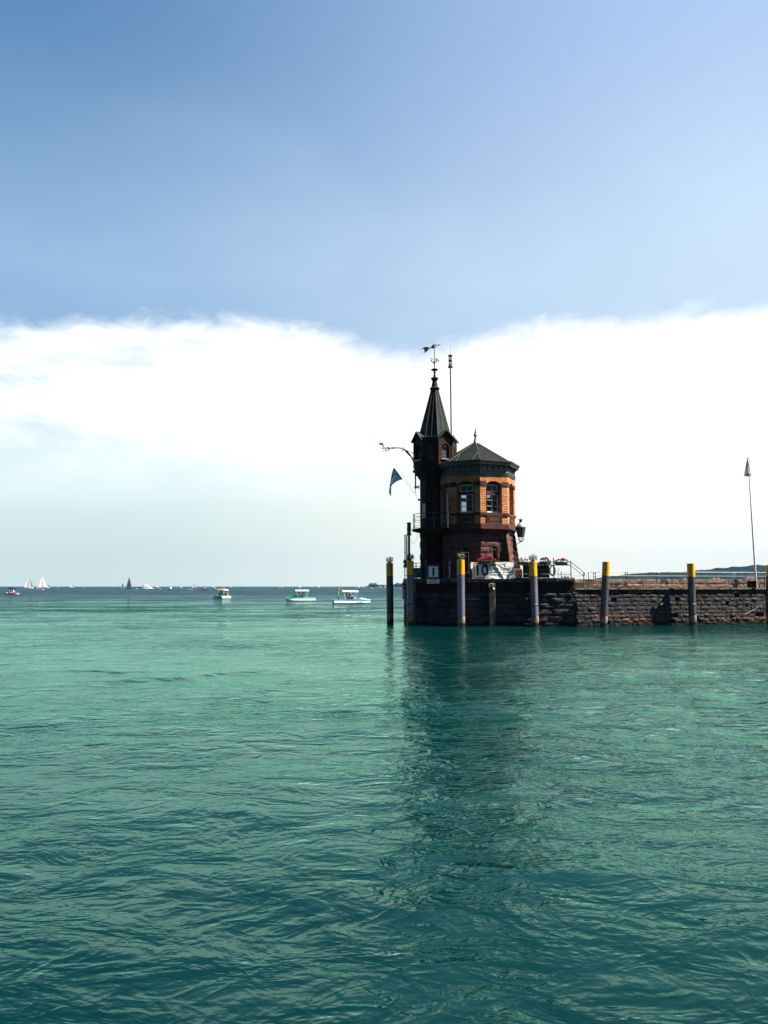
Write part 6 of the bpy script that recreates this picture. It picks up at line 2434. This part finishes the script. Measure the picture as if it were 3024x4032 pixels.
for (px, D, h, lab) in ((290, 1800, 4.5, 'tiny white sail just right of a tiny white boat in the left quarter'), (230, 2200, 3.4, 'tiniest white sail between the tall left sails and the first tiny white boat'),
                        (762, 1250, 7.5, 'small sailing boat with two narrow white sails above the pedal boat seen from behind'), (840, 1600, 4.6, 'tiny white sail just left of the pedal boat seen from behind'),
                        (910, 1900, 4.2, 'tiny white sail right of the pedal boat seen from behind, left one of a pair'), (922, 1900, 3.6, 'tiny white sail right of the pedal boat seen from behind, right one of a pair'),
                        (1111, 1900, 4.2, 'tiny white sail at the left of the green pedal boat'), (1180, 1300, 6.6, 'small white sail rising above the canopy of the green pedal boat'),
                        (1233, 1900, 4.0, 'tiny white sail just right of the green pedal boat canopy'), (1256, 1500, 5.4, 'small white sail midway between the green and the blue pedal boat'),
                        (1334, 1600, 5.0, 'small white sail above the left end of the blue pedal boat canopy'), (1413, 1400, 5.6, 'small white sail above the right end of the blue pedal boat canopy'),
                        (1517, 1900, 6.4, 'small slim white sail before the far headland left of the leftmost pile'), (1151, 2400, 3.0, 'tiniest white sail between two others left of the green pedal boat')):
    sail_boat(px, D, h, R(rnd.choice((35, 215, 42, 205))), lab, Lf=.85)
for (px, D, h, lab) in ((1092, 1100, 8.5, 'white yacht with bare mast and no sails set, left of the green pedal boat'), (1307, 1200, 6.0, 'white yacht with bare mast left of the blue pedal boat'), (1399, 1300, 6.2, 'white yacht with bare mast above the blue pedal boat'), (387, 1500, 4.0, 'dark boat with bare mast alone in the left quarter')):
    sail_boat(px, D, h, R(6), lab, main=None, jib=None, Lf=.85, hull='hull_dark' if px == 387 else 'hull_white')
motor_boat(wat(277, 1400), R(10), 7.5, 'tiny white boat beside the tiny white sail in the left quarter', cabin=True, mast=4.0)
motor_boat(wat(327, 1900), R(0), 5.5, 'very small white boat between the tiny white sail and the dark bare mast', cabin=True)
motor_boat(wat(573, 800), R(6), 12.5, 'white motor yacht speeding with spray right of the dark sailing boat', cabin=True, mast=4.6)
g_ = wat(573, 800)
m = MB()
rr = random.Random(21)
for k in range(160):
    u = rr.uniform(-1, 1)
    x = g_[0] + (u * 12.5 if u > 0 else u * 9)
    m.ball((x, g_[1] - 1.5 + rr.uniform(-1, 1), abs(rr.gauss(0, .22)) * (1 - abs(u)) + .02), rr.uniform(.10, .30), 6, 4, (2.0, 1, .7))
tag(m.build('spray', 'foam', None, smooth=True, fix=False), kind='stuff')
motor_boat(wat(622, 620), R(4), 4.4, 'small open white boat with flat canopy between the speeding yacht and the cabin cruiser', canopy='canopy')
motor_boat(wat(671, 560), R(-55), 5.0, 'white cabin cruiser turned towards the shore', cabin=True)
g_ = gp(729, 2325)
motor_boat((g_.x, 480, 0), R(8), 3.6, 'dark motor boat with dark canopy beside the white dinghy', hull='hull_dark', canopy='canopy_dark')
motor_boat(wat(747, 470), R(4), 3.2, 'low white dinghy right of the dark canopied boat')
motor_boat(wat(712, 1100), R(4), 5.0, 'tiny white boat behind and left of the dark canopied boat', cabin=True)
motor_boat(wat(805, 1000), R(4), 4.2, 'small white boat alone left of the pedal boat seen from behind', cabin=True)
motor_boat(wat(847, 700), R(-4), 3.4, 'low white boat touching the pedal boat seen from behind on its left', cabin=True)
motor_boat(wat(1463, 900), R(4), 3.6, 'small white boat between the blue pedal boat and the leftmost pile', cabin=True)
motor_boat(wat(1430, 1400), R(4), 5.0, 'tiny white boat just right of the blue pedal boat canopy', cabin=True)
motor_boat(wat(1497, 1500), R(4), 7.0, 'tiny white boat before the left tip of the far headland', cabin=True)

# ================================================================== HAZE OVER THE LAKE
mb = MB()
mb.box(-3200, 3200, -60, 3700, -3, 160)
hz = mb.build('haze', 'foam', None)
hm = bpy.data.materials.new('lake_haze')
hm.use_nodes = True
hm.node_tree.nodes.clear()
_o = hm.node_tree.nodes.new('ShaderNodeOutputMaterial')
_v = hm.node_tree.nodes.new('ShaderNodeVolumePrincipled')
_v.inputs['Color'].default_value = (0.09, 0.22, 0.50, 1)
_v.inputs['Density'].default_value = 0.00005
hm.node_tree.links.new(_v.outputs[0], _o.inputs['Volume'])
hz.data.materials.clear()
hz.data.materials.append(hm)
tag(hz, kind='stuff')
